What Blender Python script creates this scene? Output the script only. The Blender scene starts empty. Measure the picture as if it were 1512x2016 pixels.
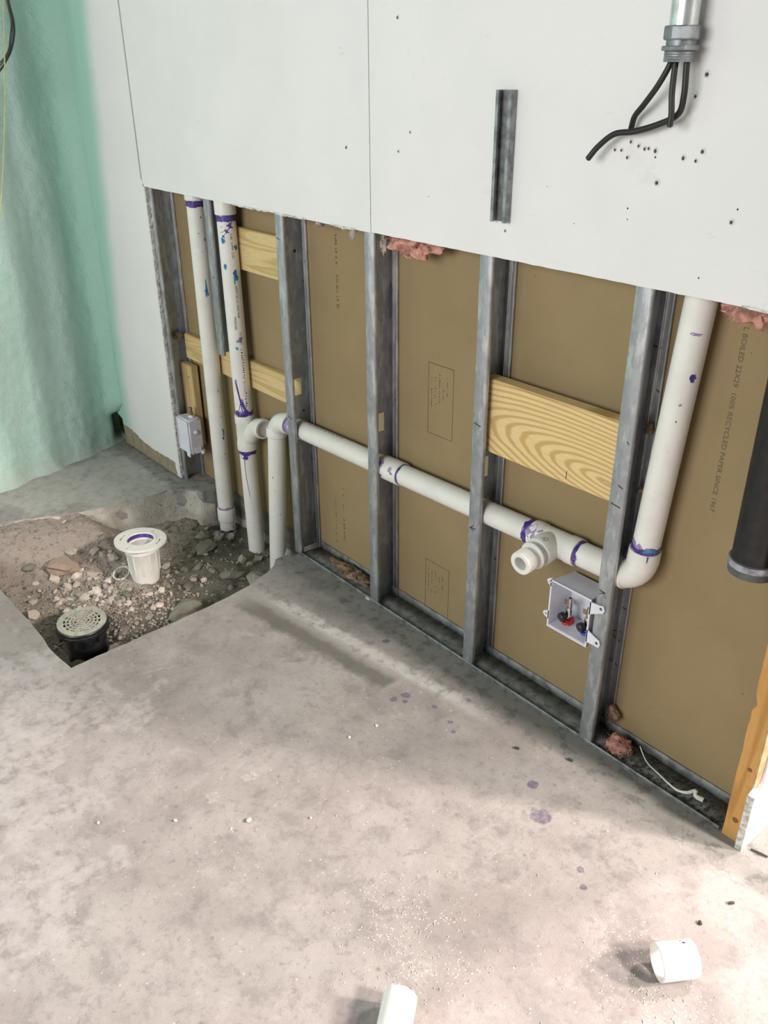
import bpy, bmesh, math, random
from math import pi, sin, cos, sqrt, atan2, radians
from mathutils import Vector, Matrix, noise
from mathutils.geometry import delaunay_2d_cdt

SC = bpy.context.scene
COL = SC.collection
random.seed(7)

# ------------------------------------------------------------------ camera
cam = bpy.data.cameras.new('camera')
camo = bpy.data.objects.new('camera', cam)
COL.objects.link(camo)
yaw, pitch, roll = 0.87259, 0.4798, -0.00793
F = Vector((-sin(yaw) * cos(pitch), cos(yaw) * cos(pitch), -sin(pitch)))
Rt = F.cross(Vector((0, 0, 1))).normalized()
Up = Rt.cross(F)
R2 = Rt * cos(roll) + Up * sin(roll)
U2 = -Rt * sin(roll) + Up * cos(roll)
camo.matrix_world = Matrix(((R2.x, U2.x, -F.x, 2.15541), (R2.y, U2.y, -F.y, -1.40983), (R2.z, U2.z, -F.z, 1.48125), (0, 0, 0, 1)))
cam.sensor_fit = 'VERTICAL'
cam.sensor_height = 24.0
cam.lens = 24.0 * 1686.254 / 2016.0
cam.clip_start = 0.02
SC.camera = camo

# ------------------------------------------------------------------ light and exposure
SC.view_settings.view_transform = 'Standard'
SC.view_settings.look = 'None'
SC.view_settings.gamma = 1.0
SC.view_settings.use_curve_mapping = False
SC.view_settings.exposure = 0.0
wd = bpy.data.worlds.new('room_light')
SC.world = wd
wd.use_nodes = True
wd.node_tree.nodes['Background'].inputs[0].default_value = (0.95, 1.0, 0.97, 1)
wd.node_tree.nodes['Background'].inputs[1].default_value = 0.10


def lamp(name, loc, target, sx, sy, power, color):
    L = bpy.data.lights.new(name, 'AREA')
    L.shape = 'RECTANGLE'
    L.size, L.size_y = sx, sy
    L.energy = power
    L.color = color
    o = bpy.data.objects.new(name, L)
    COL.objects.link(o)
    o.location = loc
    o.rotation_euler = (Vector(target) - Vector(loc)).to_track_quat('-Z', 'Y').to_euler()
    return o


# work lamps of the neighbouring room, past the end of the opened wall: its corner throws their shadows over the floor
lamp('work_lamp', (2.05, 1.25, 1.9), (1.9, -0.6, 0), 0.22, 0.22, 60, (1.0, 0.83, 0.81))
lamp('work_lamp', (4.9, 2.2, 2.7), (1.0, -0.9, 0), 0.45, 0.45, 430, (1.0, 0.83, 0.77))
lamp('work_lamp', (4.9, 0.44, 2.9), (0.0, -0.3, 0), 0.45, 0.45, 340, (1.0, 0.90, 0.83))
# large unseen key light behind the camera, added to brighten the wall
lamp('front_key', (1.1, -4.0, 1.9), (0.5, 0, 0.9), 2.4, 1.4, 118, (0.985, 1.0, 0.99))


# ------------------------------------------------------------------ node materials
class NT:
    def __init__(s, name):
        s.m = bpy.data.materials.new(name)
        s.m.use_nodes = True
        s.t = s.m.node_tree
        s.b = s.t.nodes['Principled BSDF']
        s._p = None

    def n(s, typ, ins=None, **kw):
        x = s.t.nodes.new(typ)
        for k, v in kw.items():
            setattr(x, k, v)
        if ins:
            for k, v in ins.items():
                s.set(x.inputs[k], v)
        return x

    def set(s, sock, v):
        if isinstance(v, bpy.types.NodeSocket):
            s.t.links.new(v, sock)
        else:
            if isinstance(v, tuple) and len(v) == 3 and sock.type == 'RGBA':
                v = v + (1,)
            sock.default_value = v

    def pos(s, obj=False):
        if obj:
            return s.n('ShaderNodeTexCoord').outputs['Object']
        if s._p is None:
            s._p = s.n('ShaderNodeNewGeometry').outputs['Position']
        return s._p

    def mapped(s, v, scale=(1, 1, 1), rot=(0, 0, 0), loc=(0, 0, 0)):
        return s.n('ShaderNodeMapping', {'Vector': v, 'Scale': scale, 'Rotation': rot, 'Location': loc}).outputs[0]

    def noise(s, v, scale, detail=4, rough=0.55, dist=0.0):
        return s.n('ShaderNodeTexNoise', {'Vector': v, 'Scale': scale, 'Detail': detail, 'Roughness': rough, 'Distortion': dist}).outputs['Fac']

    def voro(s, v, scale):
        return s.n('ShaderNodeTexVoronoi', {'Vector': v, 'Scale': scale})

    def ramp(s, fac, a, b):
        r = s.n('ShaderNodeMapRange', {'Value': fac, 'From Min': a, 'From Max': b, 'To Min': 0.0, 'To Max': 1.0})
        r.clamp = True
        r.interpolation_type = 'SMOOTHSTEP'
        return r.outputs[0]

    def mix(s, f, a, b, mode='MIX'):
        x = s.n('ShaderNodeMix', data_type='RGBA', blend_type=mode)
        s.set(x.inputs[0], f)
        s.set(x.inputs[6], a)
        s.set(x.inputs[7], b)
        return x.outputs[2]

    def math(s, op, a, b=0.0):
        x = s.n('ShaderNodeMath', operation=op)
        s.set(x.inputs[0], a)
        s.set(x.inputs[1], b)
        return x.outputs[0]

    def sep(s, v):
        return s.n('ShaderNodeSeparateXYZ', {0: v}).outputs

    def spots(s, v, lst, wob=0.35, wscale=40):
        """sum of soft blotches: lst of (center3, radius)"""
        w = s.noise(v, wscale, 3)
        tot = None
        for c, r in lst:
            d = s.n('ShaderNodeVectorMath', operation='DISTANCE')
            s.set(d.inputs[0], v)
            d.inputs[1].default_value = c
            k = s.math('ADD', s.math('DIVIDE', d.outputs['Value'], r), s.math('MULTIPLY', s.math('SUBTRACT', w, 0.5), wob * 4))
            f = s.ramp(k, 1.0, 0.75)
            tot = f if tot is None else s.math('MAXIMUM', tot, f)
        return tot

    def out(s, color=None, rough=None, metal=None, bump=None, bstr=0.3, bdist=0.01, spec=None):
        if color is not None:
            s.set(s.b.inputs['Base Color'], color)
        if rough is not None:
            s.set(s.b.inputs['Roughness'], rough)
        if metal is not None:
            s.set(s.b.inputs['Metallic'], metal)
        if spec is not None:
            s.set(s.b.inputs['Specular IOR Level'], spec)
        if bump is not None:
            bn = s.n('ShaderNodeBump', {'Height': bump, 'Strength': bstr, 'Distance': bdist})
            s.t.links.new(bn.outputs[0], s.b.inputs['Normal'])
        return s.m


def simple(name, col, rough=0.5, metal=0.0, var=0.08, scale=30, bump=0.0, spec=0.5):
    t = NT(name)
    nz = t.noise(t.pos(), scale, 4)
    c2 = tuple(max(0, c * (1 - var * 2.5)) for c in col)
    return t.out(t.mix(t.ramp(nz, 0.35, 0.7), col, c2), rough, metal, nz if bump else None, bump, 0.003, spec)


# floor concrete -------------------------------------------------
def mat_floor():
    t = NT('concrete_floor')
    p = t.pos()
    n1 = t.noise(p, 2.2, 6, 0.62)
    n2 = t.noise(p, 12, 8, 0.68, 0.3)
    n25 = t.noise(t.mapped(p, loc=(4, 2, 0)), 27, 7, 0.7, 0.2)
    n3 = t.noise(p, 75, 6, 0.72)
    n4 = t.noise(p, 300, 2, 0.6)
    c = t.mix(t.ramp(n1, 0.36, 0.64), (0.285, 0.256, 0.243), (0.36, 0.334, 0.318))
    c = t.mix(t.math('MULTIPLY', t.ramp(n2, 0.48, 0.66), 0.62), c, (0.215, 0.198, 0.192))
    c = t.mix(t.math('MULTIPLY', t.ramp(n2, 0.46, 0.30), 0.50), c, (0.43, 0.40, 0.385))
    c = t.mix(t.math('MULTIPLY', t.ramp(n25, 0.53, 0.68), 0.46), c, (0.185, 0.165, 0.16))
    c = t.mix(t.math('MULTIPLY', t.ramp(n25, 0.42, 0.28), 0.38), c, (0.44, 0.41, 0.395))
    c = t.mix(t.math('MULTIPLY', t.ramp(n3, 0.54, 0.68), 0.45), c, (0.17, 0.155, 0.15))
    c = t.mix(t.math('MULTIPLY', t.ramp(n3, 0.42, 0.28), 0.35), c, (0.47, 0.45, 0.43))
    # small chips and dark flecks
    v1 = t.voro(p, 70)
    sel = t.ramp(t.sep(v1.outputs['Color'])[0], 0.86, 0.89)
    c = t.mix(t.math('MULTIPLY', t.math('MULTIPLY', t.ramp(v1.outputs['Distance'], 0.20, 0.08), sel), 0.55), c, (0.62, 0.59, 0.55))
    v2 = t.voro(t.mapped(p, loc=(3.1, 1.7, 0)), 30)
    sel2 = t.ramp(t.sep(v2.outputs['Color'])[1], 0.80, 0.84)
    c = t.mix(t.math('MULTIPLY', t.math('MULTIPLY', t.ramp(t.math('ADD', v2.outputs['Distance'], t.math('MULTIPLY', n3, 0.2)), 0.30, 0.12), sel2), 0.5), c, (0.11, 0.095, 0.095))
    # pale plaster dust patches
    big = t.spots(p, [((0.28, -1.05, 0), 0.22), ((0.36, -0.86, 0), 0.13), ((0.55, -1.12, 0), 0.14), ((0.05, -1.0, 0), 0.18), ((0.35, -1.3, 0), 0.12), ((0.75, -1.25, 0), 0.2)], 0.9, 7)
    c = t.mix(t.math('MULTIPLY', t.math('MULTIPLY', big, t.ramp(n25, 0.62, 0.40)), 0.42), c, (0.48, 0.455, 0.46))
    wear = t.spots(p, [((0.80, -0.69, 0), 0.016), ((0.80, -0.79, 0), 0.018), ((0.76, -0.75, 0), 0.013)], 0.5, 30)
    c = t.mix(t.math('MULTIPLY', t.math('MULTIPLY', wear, t.ramp(n3, 0.6, 0.4)), 0.45), c, (0.52, 0.48, 0.43))
    # PVC dust near the cut pipes
    shv = t.spots(p, [((1.42, -0.70, 0), 0.07), ((1.66, -0.40, 0), 0.09), ((1.30, -0.66, 0), 0.10), ((1.76, -0.45, 0), 0.1)], 1.0, 20)
    v3 = t.voro(p, 170)
    sel3 = t.ramp(t.sep(v3.outputs['Color'])[2], 0.62, 0.68)
    c = t.mix(t.math('MULTIPLY', t.math('MULTIPLY', t.math('MULTIPLY', shv, sel3), t.ramp(v3.outputs['Distance'], 0.35, 0.2)), 0.5), c, (0.66, 0.63, 0.57))
    dust_and_light = t.spots(p, [((-0.95, -0.15, 0), 0.30), ((-0.70, -0.04, 0), 0.14), ((-1.05, -0.45, 0), 0.25), ((-0.85, -0.30, 0), 0.16)], 0.5, 9)  # paler patches left of the trench, lamp light put into the floor colour
    c = t.mix(t.math('MULTIPLY', t.math('MULTIPLY', dust_and_light, t.ramp(n25, 0.95, 0.25)), 0.75), c, (0.50, 0.495, 0.45))
    # rubber smears, damp stains and purple primer drops
    damp = t.spots(p, [((0.60, -0.25, 0), 0.04), ((0.50, -0.30, 0), 0.04), ((1.53, -0.245, 0), 0.035), ((1.45, -0.25, 0), 0.05), ((1.30, -0.33, 0), 0.04), ((1.60, -0.36, 0), 0.05), ((1.36, -0.42, 0), 0.04), ((1.66, -0.46, 0), 0.06)], 0.9, 30)
    c = t.mix(t.math('MULTIPLY', t.math('MULTIPLY', damp, t.ramp(n25, 0.3, 0.6)), 0.28), c, (0.13, 0.118, 0.115))
    pur = t.spots(p, [((1.249, -0.204, 0), 0.015), ((1.322, -0.263, 0), 0.026), ((0.818, -0.217, 0), 0.014), ((0.809, -0.252, 0), 0.012), ((0.835, -0.235, 0), 0.008), ((0.90, -0.19, 0), 0.008), ((0.97, -0.2, 0), 0.008), ((1.0, -0.22, 0), 0.007), ((0.60, -0.10, 0), 0.012), ((1.50, -0.34, 0), 0.008), ((1.47, -0.31, 0), 0.009), ((0.66, 0.045, 0), 0.022)], 0.3, 90)
    c = t.mix(t.math('MULTIPLY', pur, t.math('ADD', 0.45, t.math('MULTIPLY', t.ramp(n3, 0.35, 0.6), 0.35))), c, (0.115, 0.095, 0.15))
    # dark grey strip with a pale strip next to it, both run beside the wall
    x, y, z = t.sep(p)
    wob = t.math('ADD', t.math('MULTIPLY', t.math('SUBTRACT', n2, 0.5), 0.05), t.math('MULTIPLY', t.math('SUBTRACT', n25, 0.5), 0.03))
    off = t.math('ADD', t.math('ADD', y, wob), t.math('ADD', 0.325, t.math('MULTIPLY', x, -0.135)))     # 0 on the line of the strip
    dark_strip = t.math('MULTIPLY', t.ramp(t.math('ABSOLUTE', off), 0.045, 0.012), t.math('MULTIPLY', t.ramp(x, 0.765, 0.745), t.ramp(x, 0.05, 0.25)))
    c = t.mix(t.math('MULTIPLY', dark_strip, 0.85), c, (0.125, 0.123, 0.108))
    pale_strip = t.math('MULTIPLY', t.ramp(t.math('ABSOLUTE', t.math('ADD', off, -0.075)), 0.034, 0.008), t.math('MULTIPLY', t.ramp(x, 1.15, 0.8), t.ramp(x, 0.1, 0.3)))
    c = t.mix(t.math('MULTIPLY', t.math('MULTIPLY', pale_strip, t.ramp(n25, 0.66, 0.42)), 0.8), c, (0.60, 0.59, 0.565))
    # greyer band along the track, with darker mottling
    track_band = t.math('MULTIPLY', t.ramp(t.math('ADD', y, t.math('MULTIPLY', t.math('SUBTRACT', n2, 0.5), 0.06)), -0.095, -0.065), 0.60)
    c = t.mix(track_band, c, (0.19, 0.195, 0.178))
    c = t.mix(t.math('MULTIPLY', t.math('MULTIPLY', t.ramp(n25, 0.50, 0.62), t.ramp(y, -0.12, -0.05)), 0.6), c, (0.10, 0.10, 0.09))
    # scored lines and hairline cracks
    for (ax, ay, bx, by, w, colr, st) in ((0.16, -0.71, 0.27, -0.71, 0.004, (0.46, 0.45, 0.42), 0.6), (0.27, -0.71, 0.31, -0.61, 0.004, (0.46, 0.45, 0.42), 0.5), (0.20, -0.69, 0.33, -0.52, 0.003, (0.46, 0.45, 0.42), 0.4), (0.84, -0.78, 1.16, -0.62, 0.003, (0.16, 0.14, 0.13), 0.3), (1.05, -0.70, 0.86, -0.45, 0.003, (0.16, 0.14, 0.13), 0.35), (0.02, -1.14, 0.34, -0.82, 0.003, (0.52, 0.5, 0.48), 0.4), (0.60, -0.64, 0.66, -0.72, 0.003, (0.52, 0.5, 0.46), 0.5)):
        a = Vector((ax, ay, 0)); d = Vector((bx - ax, by - ay, 0)); L = d.length; d /= L
        rel = t.n('ShaderNodeVectorMath', operation='SUBTRACT'); t.set(rel.inputs[0], p); rel.inputs[1].default_value = a
        dt = t.n('ShaderNodeVectorMath', operation='DOT_PRODUCT'); t.set(dt.inputs[0], rel.outputs[0]); dt.inputs[1].default_value = d
        dn = t.n('ShaderNodeVectorMath', operation='DOT_PRODUCT'); t.set(dn.inputs[0], rel.outputs[0]); dn.inputs[1].default_value = (-d.y, d.x, 0)
        off = t.math('ABSOLUTE', t.math('ADD', dn.outputs['Value'], t.math('MULTIPLY', t.math('SUBTRACT', n25, 0.5), 0.035)))
        f = t.math('MULTIPLY', t.ramp(off, w, w * 0.3), t.math('MULTIPLY', t.ramp(dt.outputs['Value'], -0.01, 0.03), t.ramp(dt.outputs['Value'], L + 0.01, L - 0.03)))
        c = t.mix(t.math('MULTIPLY', t.math('MULTIPLY', f, t.ramp(n3, 0.6, 0.4)), st), c, colr)
    h = t.math('ADD', t.math('MULTIPLY', n2, 0.5), t.math('ADD', t.math('MULTIPLY', n3, 0.35), t.math('MULTIPLY', n4, 0.2)))
    rgh = t.math('ADD', 0.62, t.math('MULTIPLY', n2, 0.3))
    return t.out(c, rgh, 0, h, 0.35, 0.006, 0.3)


def mat_rawslab():
    t = NT('broken_concrete')
    p = t.pos()
    n1 = t.noise(p, 9, 6, 0.65)
    n2 = t.noise(p, 70, 5, 0.7)
    v = t.voro(p, 45)
    c = t.mix(t.ramp(n1, 0.35, 0.65), (0.44, 0.41, 0.36), (0.60, 0.56, 0.49))
    c = t.mix(t.math('MULTIPLY', t.ramp(n2, 0.54, 0.70), 0.6), c, (0.15, 0.14, 0.12))
    c = t.mix(t.math('MULTIPLY', t.ramp(v.outputs['Distance'], 0.3, 0.15), t.ramp(t.sep(v.outputs['Color'])[0], 0.7, 0.75)), c, (0.45, 0.40, 0.34))
    return t.out(c, 0.9, 0, t.math('ADD', n1, n2), 0.7, 0.012, 0.2)


def mat_soil():
    t = NT('trench_soil')
    p = t.pos()
    n1 = t.noise(p, 4, 5, 0.6)
    n2 = t.noise(p, 45, 6, 0.7)
    n3 = t.noise(p, 220, 3, 0.6)
    c = t.mix(t.ramp(n1, 0.35, 0.65), (0.155, 0.145, 0.115), (0.215, 0.20, 0.16))
    # dry sand slumped in from the left; its pink also paints in warm lamp light
    x = t.sep(p)[0]; y = t.sep(p)[1]
    sand = t.ramp(t.math('ADD', t.math('ADD', x, t.math('MULTIPLY', t.math('ADD', y, 0.45), 0.9)), t.math('MULTIPLY', t.math('SUBTRACT', n2, 0.5), 0.35)), -0.14, -0.42)
    c = t.mix(sand, c, (0.43, 0.36, 0.315))
    c = t.mix(t.math('MULTIPLY', t.ramp(n2, 0.52, 0.66), 0.6), c, (0.10, 0.09, 0.075))
    c = t.mix(t.math('MULTIPLY', t.ramp(n3, 0.55, 0.7), 0.5), c, (0.42, 0.37, 0.32))
    return t.out(c, 0.95, 0, t.math('ADD', n2, t.math('MULTIPLY', n3, 0.6)), 0.9, 0.012, 0.15)


def mat_stone(name, a, b):
    t = NT(name)
    p = t.pos()
    rnd = t.n('ShaderNodeObjectInfo').outputs['Random']
    big = t.noise(p, 25, 2)
    n2 = t.noise(p, 160, 4, 0.7)
    c = t.mix(t.ramp(t.math('ADD', t.math('MULTIPLY', rnd, 0.6), t.math('MULTIPLY', big, 0.4)), 0.25, 0.75), a, b)
    c = t.mix(t.math('MULTIPLY', t.ramp(n2, 0.5, 0.7), 0.4), c, (0.17, 0.15, 0.13))
    return t.out(c, 0.9, 0, n2, 0.5, 0.004, 0.2)


def mat_drywall():
    t = NT('white_drywall')
    p = t.pos()
    x, y, z = t.sep(p)
    n1 = t.noise(p, 3, 4)
    n2 = t.noise(p, 26, 5, 0.65)
    n3 = t.noise(p, 400, 2)
    c = t.mix(t.ramp(n1, 0.35, 0.65), (0.765, 0.755, 0.745), (0.73, 0.725, 0.715))
    c = t.mix(t.math('MULTIPLY', t.ramp(n2, 0.66, 0.76), 0.25), c, (0.55, 0.55, 0.54))
    # faint scuffs
    scf = t.noise(t.mapped(p, (6, 6, 40)), 3.0, 3, 0.7)
    c = t.mix(t.math('MULTIPLY', t.ramp(scf, 0.68, 0.76), 0.22), c, (0.42, 0.43, 0.42))
    # grime and adhesive round the old cable outlet
    old = t.spots(p, [((1.166, -0.016, 1.360), 0.016), ((1.20, -0.016, 1.335), 0.05), ((1.285, -0.016, 1.40), 0.018)], 0.6, 40)
    c = t.mix(t.math('MULTIPLY', t.math('MULTIPLY', old, t.ramp(n2, 0.4, 0.65)), 0.12), c, (0.42, 0.38, 0.32))
    # overspray of the mint foam next to the corner
    lim = t.math('ADD', -1.232, t.math('MULTIPLY', t.ramp(z, 0.1, 1.9), 0.165))
    k = t.math('ADD', t.math('SUBTRACT', x, lim), t.math('MULTIPLY', t.math('SUBTRACT', t.noise(p, 5, 4, 0.6), 0.5), 0.06))
    c = t.mix(t.ramp(k, 0.08, -0.05), c, (0.36, 0.585, 0.50))
    # bare torn brown paper along the foot of the left strip
    zz = t.math('ADD', z, t.math('MULTIPLY', t.math('SUBTRACT', n2, 0.5), 0.035))
    lim2 = t.math('ADD', 0.062, t.math('MULTIPLY', t.ramp(x, -1.05, -1.25), 0.028))
    brown = t.math('MULTIPLY', t.ramp(t.math('SUBTRACT', zz, lim2), 0.003, -0.003), t.ramp(t.math('ADD', x, t.math('MULTIPLY', t.math('SUBTRACT', n2, 0.5), 0.05)), -0.815, -0.828))
    bc = t.mix(t.ramp(t.noise(t.mapped(p, (1, 1, 0.25)), 60, 3), 0.4, 0.6), (0.33, 0.28, 0.19), (0.24, 0.205, 0.14))
    c = t.mix(brown, c, bc)
    dark_strip = t.math('MULTIPLY', t.ramp(t.math('ADD', z, t.math('MULTIPLY', n2, 0.05)), 0.05, 0.02), 0.5)  # dirt along the foot of the sheets
    c = t.mix(dark_strip, c, (0.22, 0.2, 0.17))
    return t.out(c, 0.75, 0, t.math('ADD', n3, n2), 0.05, 0.003, 0.3)


def mat_gypsum():
    t = NT('broken_gypsum_edge')
    p = t.pos()
    n2 = t.noise(p, 70, 5, 0.7)
    c = t.mix(t.ramp(n2, 0.4, 0.62), (0.74, 0.74, 0.71), (0.42, 0.40, 0.35))
    return t.out(c, 0.9, 0, n2, 0.8, 0.006, 0.2)


def mat_kraft():
    t = NT('kraft_paper')
    p = t.pos()
    n1 = t.noise(p, 4, 4)
    n2 = t.noise(p, 380, 3, 0.7)
    v = t.voro(p, 40)
    c = t.mix(t.ramp(n1, 0.3, 0.7), (0.298, 0.222, 0.120), (0.268, 0.198, 0.106))
    c = t.mix(t.math('MULTIPLY', t.ramp(n2, 0.5, 0.75), 0.35), c, (0.20, 0.16, 0.10))
    fl = t.math('MULTIPLY', t.ramp(v.outputs['Distance'], 0.09, 0.05), t.ramp(t.sep(v.outputs['Color'])[0], 0.86, 0.9))
    c = t.mix(t.math('MULTIPLY', fl, 0.6), c, (0.09, 0.07, 0.05))
    return t.out(c, 0.85, 0, n2, 0.12, 0.002, 0.2)


def mat_foam():
    t = NT('mint_spray_foam')
    p = t.pos()
    n1 = t.noise(t.mapped(p, (1, 2.2, 0.5)), 5, 4)
    n2 = t.noise(p, 95, 5, 0.62, 0.5)
    n3 = t.noise(t.mapped(p, (1, 1, 1), (0.7, 0, 0)), 24, 4, 0.6)
    c = t.mix(t.ramp(n1, 0.3, 0.7), (0.43, 0.62, 0.545), (0.50, 0.66, 0.595))
    c = t.mix(t.math('MULTIPLY', t.ramp(n3, 0.52, 0.72), 0.2), c, (0.30, 0.49, 0.42))
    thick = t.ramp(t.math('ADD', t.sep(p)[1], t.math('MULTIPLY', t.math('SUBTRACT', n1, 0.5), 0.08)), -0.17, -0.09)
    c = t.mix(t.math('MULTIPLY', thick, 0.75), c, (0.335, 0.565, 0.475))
    z = t.sep(p)[2]
    dust_and_light = t.ramp(t.math('ADD', z, t.math('MULTIPLY', t.math('SUBTRACT', n3, 0.5), 0.12)), 0.10, 0.0)  # grey dust on the foot of the foam
    c = t.mix(t.math('MULTIPLY', dust_and_light, 0.6), c, (0.40, 0.42, 0.38))
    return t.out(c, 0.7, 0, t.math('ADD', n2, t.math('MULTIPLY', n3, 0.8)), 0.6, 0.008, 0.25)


def mat_galv():
    t = NT('galvanised_steel')
    p = t.pos()
    v = t.voro(t.mapped(p, (1, 1, 0.6)), 85)
    n1 = t.noise(t.mapped(p, (1, 1, 0.25)), 38, 4, 0.65)
    n2 = t.noise(p, 9, 3)
    c = t.mix(t.sep(v.outputs['Color'])[0], (0.36, 0.385, 0.41), (0.46, 0.485, 0.505))
    c = t.mix(t.math('MULTIPLY', t.ramp(n1, 0.50, 0.60), 0.8), c, (0.62, 0.65, 0.655))
    c = t.mix(t.math('MULTIPLY', t.ramp(n2, 0.5, 0.7), 0.35), c, (0.28, 0.29, 0.31))
    return t.out(c, t.math('ADD', 0.42, t.math('MULTIPLY', n1, 0.25)), 0.35, n1, 0.08, 0.003, 0.5)


def mat_wood(name, a, b, scale=1.0, axis=0, seed=0.0, knots=()):
    """plain-sawn softwood: growth rings cut by the face; axis = grain direction"""
    t = NT(name)
    p = t.pos()
    sc = [1.0, 1.0, 1.0]
    sc[axis] = 0.07
    q = t.mapped(p, tuple(s * scale for s in sc), (0, 0, 0), (seed, seed * 0.7, seed * 1.3))
    n1 = t.noise(q, 9, 2, 0.45)
    rings = t.math('SINE', t.math('MULTIPLY', n1, 95.0))
    fac = t.ramp(rings, -0.4, 0.95)
    fine = t.noise(t.mapped(p, tuple(60 if i != axis else 3 for i in range(3))), 8, 3, 0.6)
    c = t.mix(t.math('MULTIPLY', fac, 0.8), a, b)
    c = t.mix(t.math('MULTIPLY', t.ramp(fine, 0.45, 0.7), 0.3), c, tuple(x * 0.7 for x in b))
    if knots:
        c = t.mix(t.math('MULTIPLY', t.spots(p, list(knots), 0.2, 60), 0.85), c, (0.12, 0.06, 0.03))
    return t.out(c, 0.7, 0, fine, 0.15, 0.002, 0.25)


def mat_bigboard():
    """plain-sawn pine with a cathedral arch at the right end"""
    t = NT('pine_board_cathedral')
    p = t.pos()
    x, y, z = t.sep(p)
    w = t.noise(t.mapped(p, (1.0, 1, 5)), 2.6, 3, 0.5)
    # parabola-like rings opening to the left, apex near the lower right
    dx = t.math('SUBTRACT', 1.192, x)
    dz = t.math('ADD', t.math('SUBTRACT', z, 0.683), t.math('MULTIPLY', dx, -0.10))
    r = t.math('SQRT', t.math('ADD', t.math('MULTIPLY', t.math('MULTIPLY', dz, dz), 1.0), t.math('ADD', 0.00002, t.math('MULTIPLY', t.math('MULTIPLY', dx, dx), 0.055))))
    ph = t.math('ADD', t.math('MULTIPLY', r, 600.0), t.math('MULTIPLY', w, 9.0))
    rings = t.math('SINE', ph)
    fine = t.noise(t.mapped(p, (3, 60, 60)), 8, 3, 0.6)
    c = t.mix(t.math('MULTIPLY', t.ramp(rings, -0.2, 0.9), 0.85), (0.72, 0.54, 0.27), (0.50, 0.32, 0.11))
    c = t.mix(t.math('MULTIPLY', t.ramp(fine, 0.45, 0.7), 0.25), c, (0.42, 0.27, 0.10))
    c = t.mix(t.spots(p, [((0.955, 0.03, 0.79), 0.003), ((1.0, 0.03, 0.788), 0.003), ((1.045, 0.03, 0.785), 0.003)], 0.1), c, (0.18, 0.1, 0.03))
    return t.out(c, 0.65, 0, fine, 0.12, 0.002, 0.25)


def mat_pvc():
    t = NT('white_pvc')
    p = t.pos()
    n1 = t.noise(p, 14, 4, 0.6)
    n2 = t.noise(p, 130, 4, 0.65)
    v = t.voro(p, 60)
    c = t.mix(t.ramp(n1, 0.35, 0.7), (0.755, 0.745, 0.70), (0.70, 0.685, 0.64))
    c = t.mix(t.math('MULTIPLY', t.ramp(n2, 0.60, 0.74), 0.3), c, (0.45, 0.43, 0.39))
    fl = t.math('MULTIPLY', t.ramp(v.outputs['Distance'], 0.12, 0.07), t.ramp(t.sep(v.outputs['Color'])[0], 0.9, 0.93))
    c = t.mix(t.math('MULTIPLY', fl, 0.7), c, (0.12, 0.12, 0.12))
    return t.out(c, 0.38, 0, n2, 0.03, 0.002, 0.45)


def mat_primer(name, a, b):
    t = NT(name)
    p = t.pos()
    n1 = t.noise(p, 55, 3, 0.6)
    return t.out(t.mix(t.ramp(n1, 0.4, 0.62), a, b), 0.35, 0, None, spec=0.5)


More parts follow.
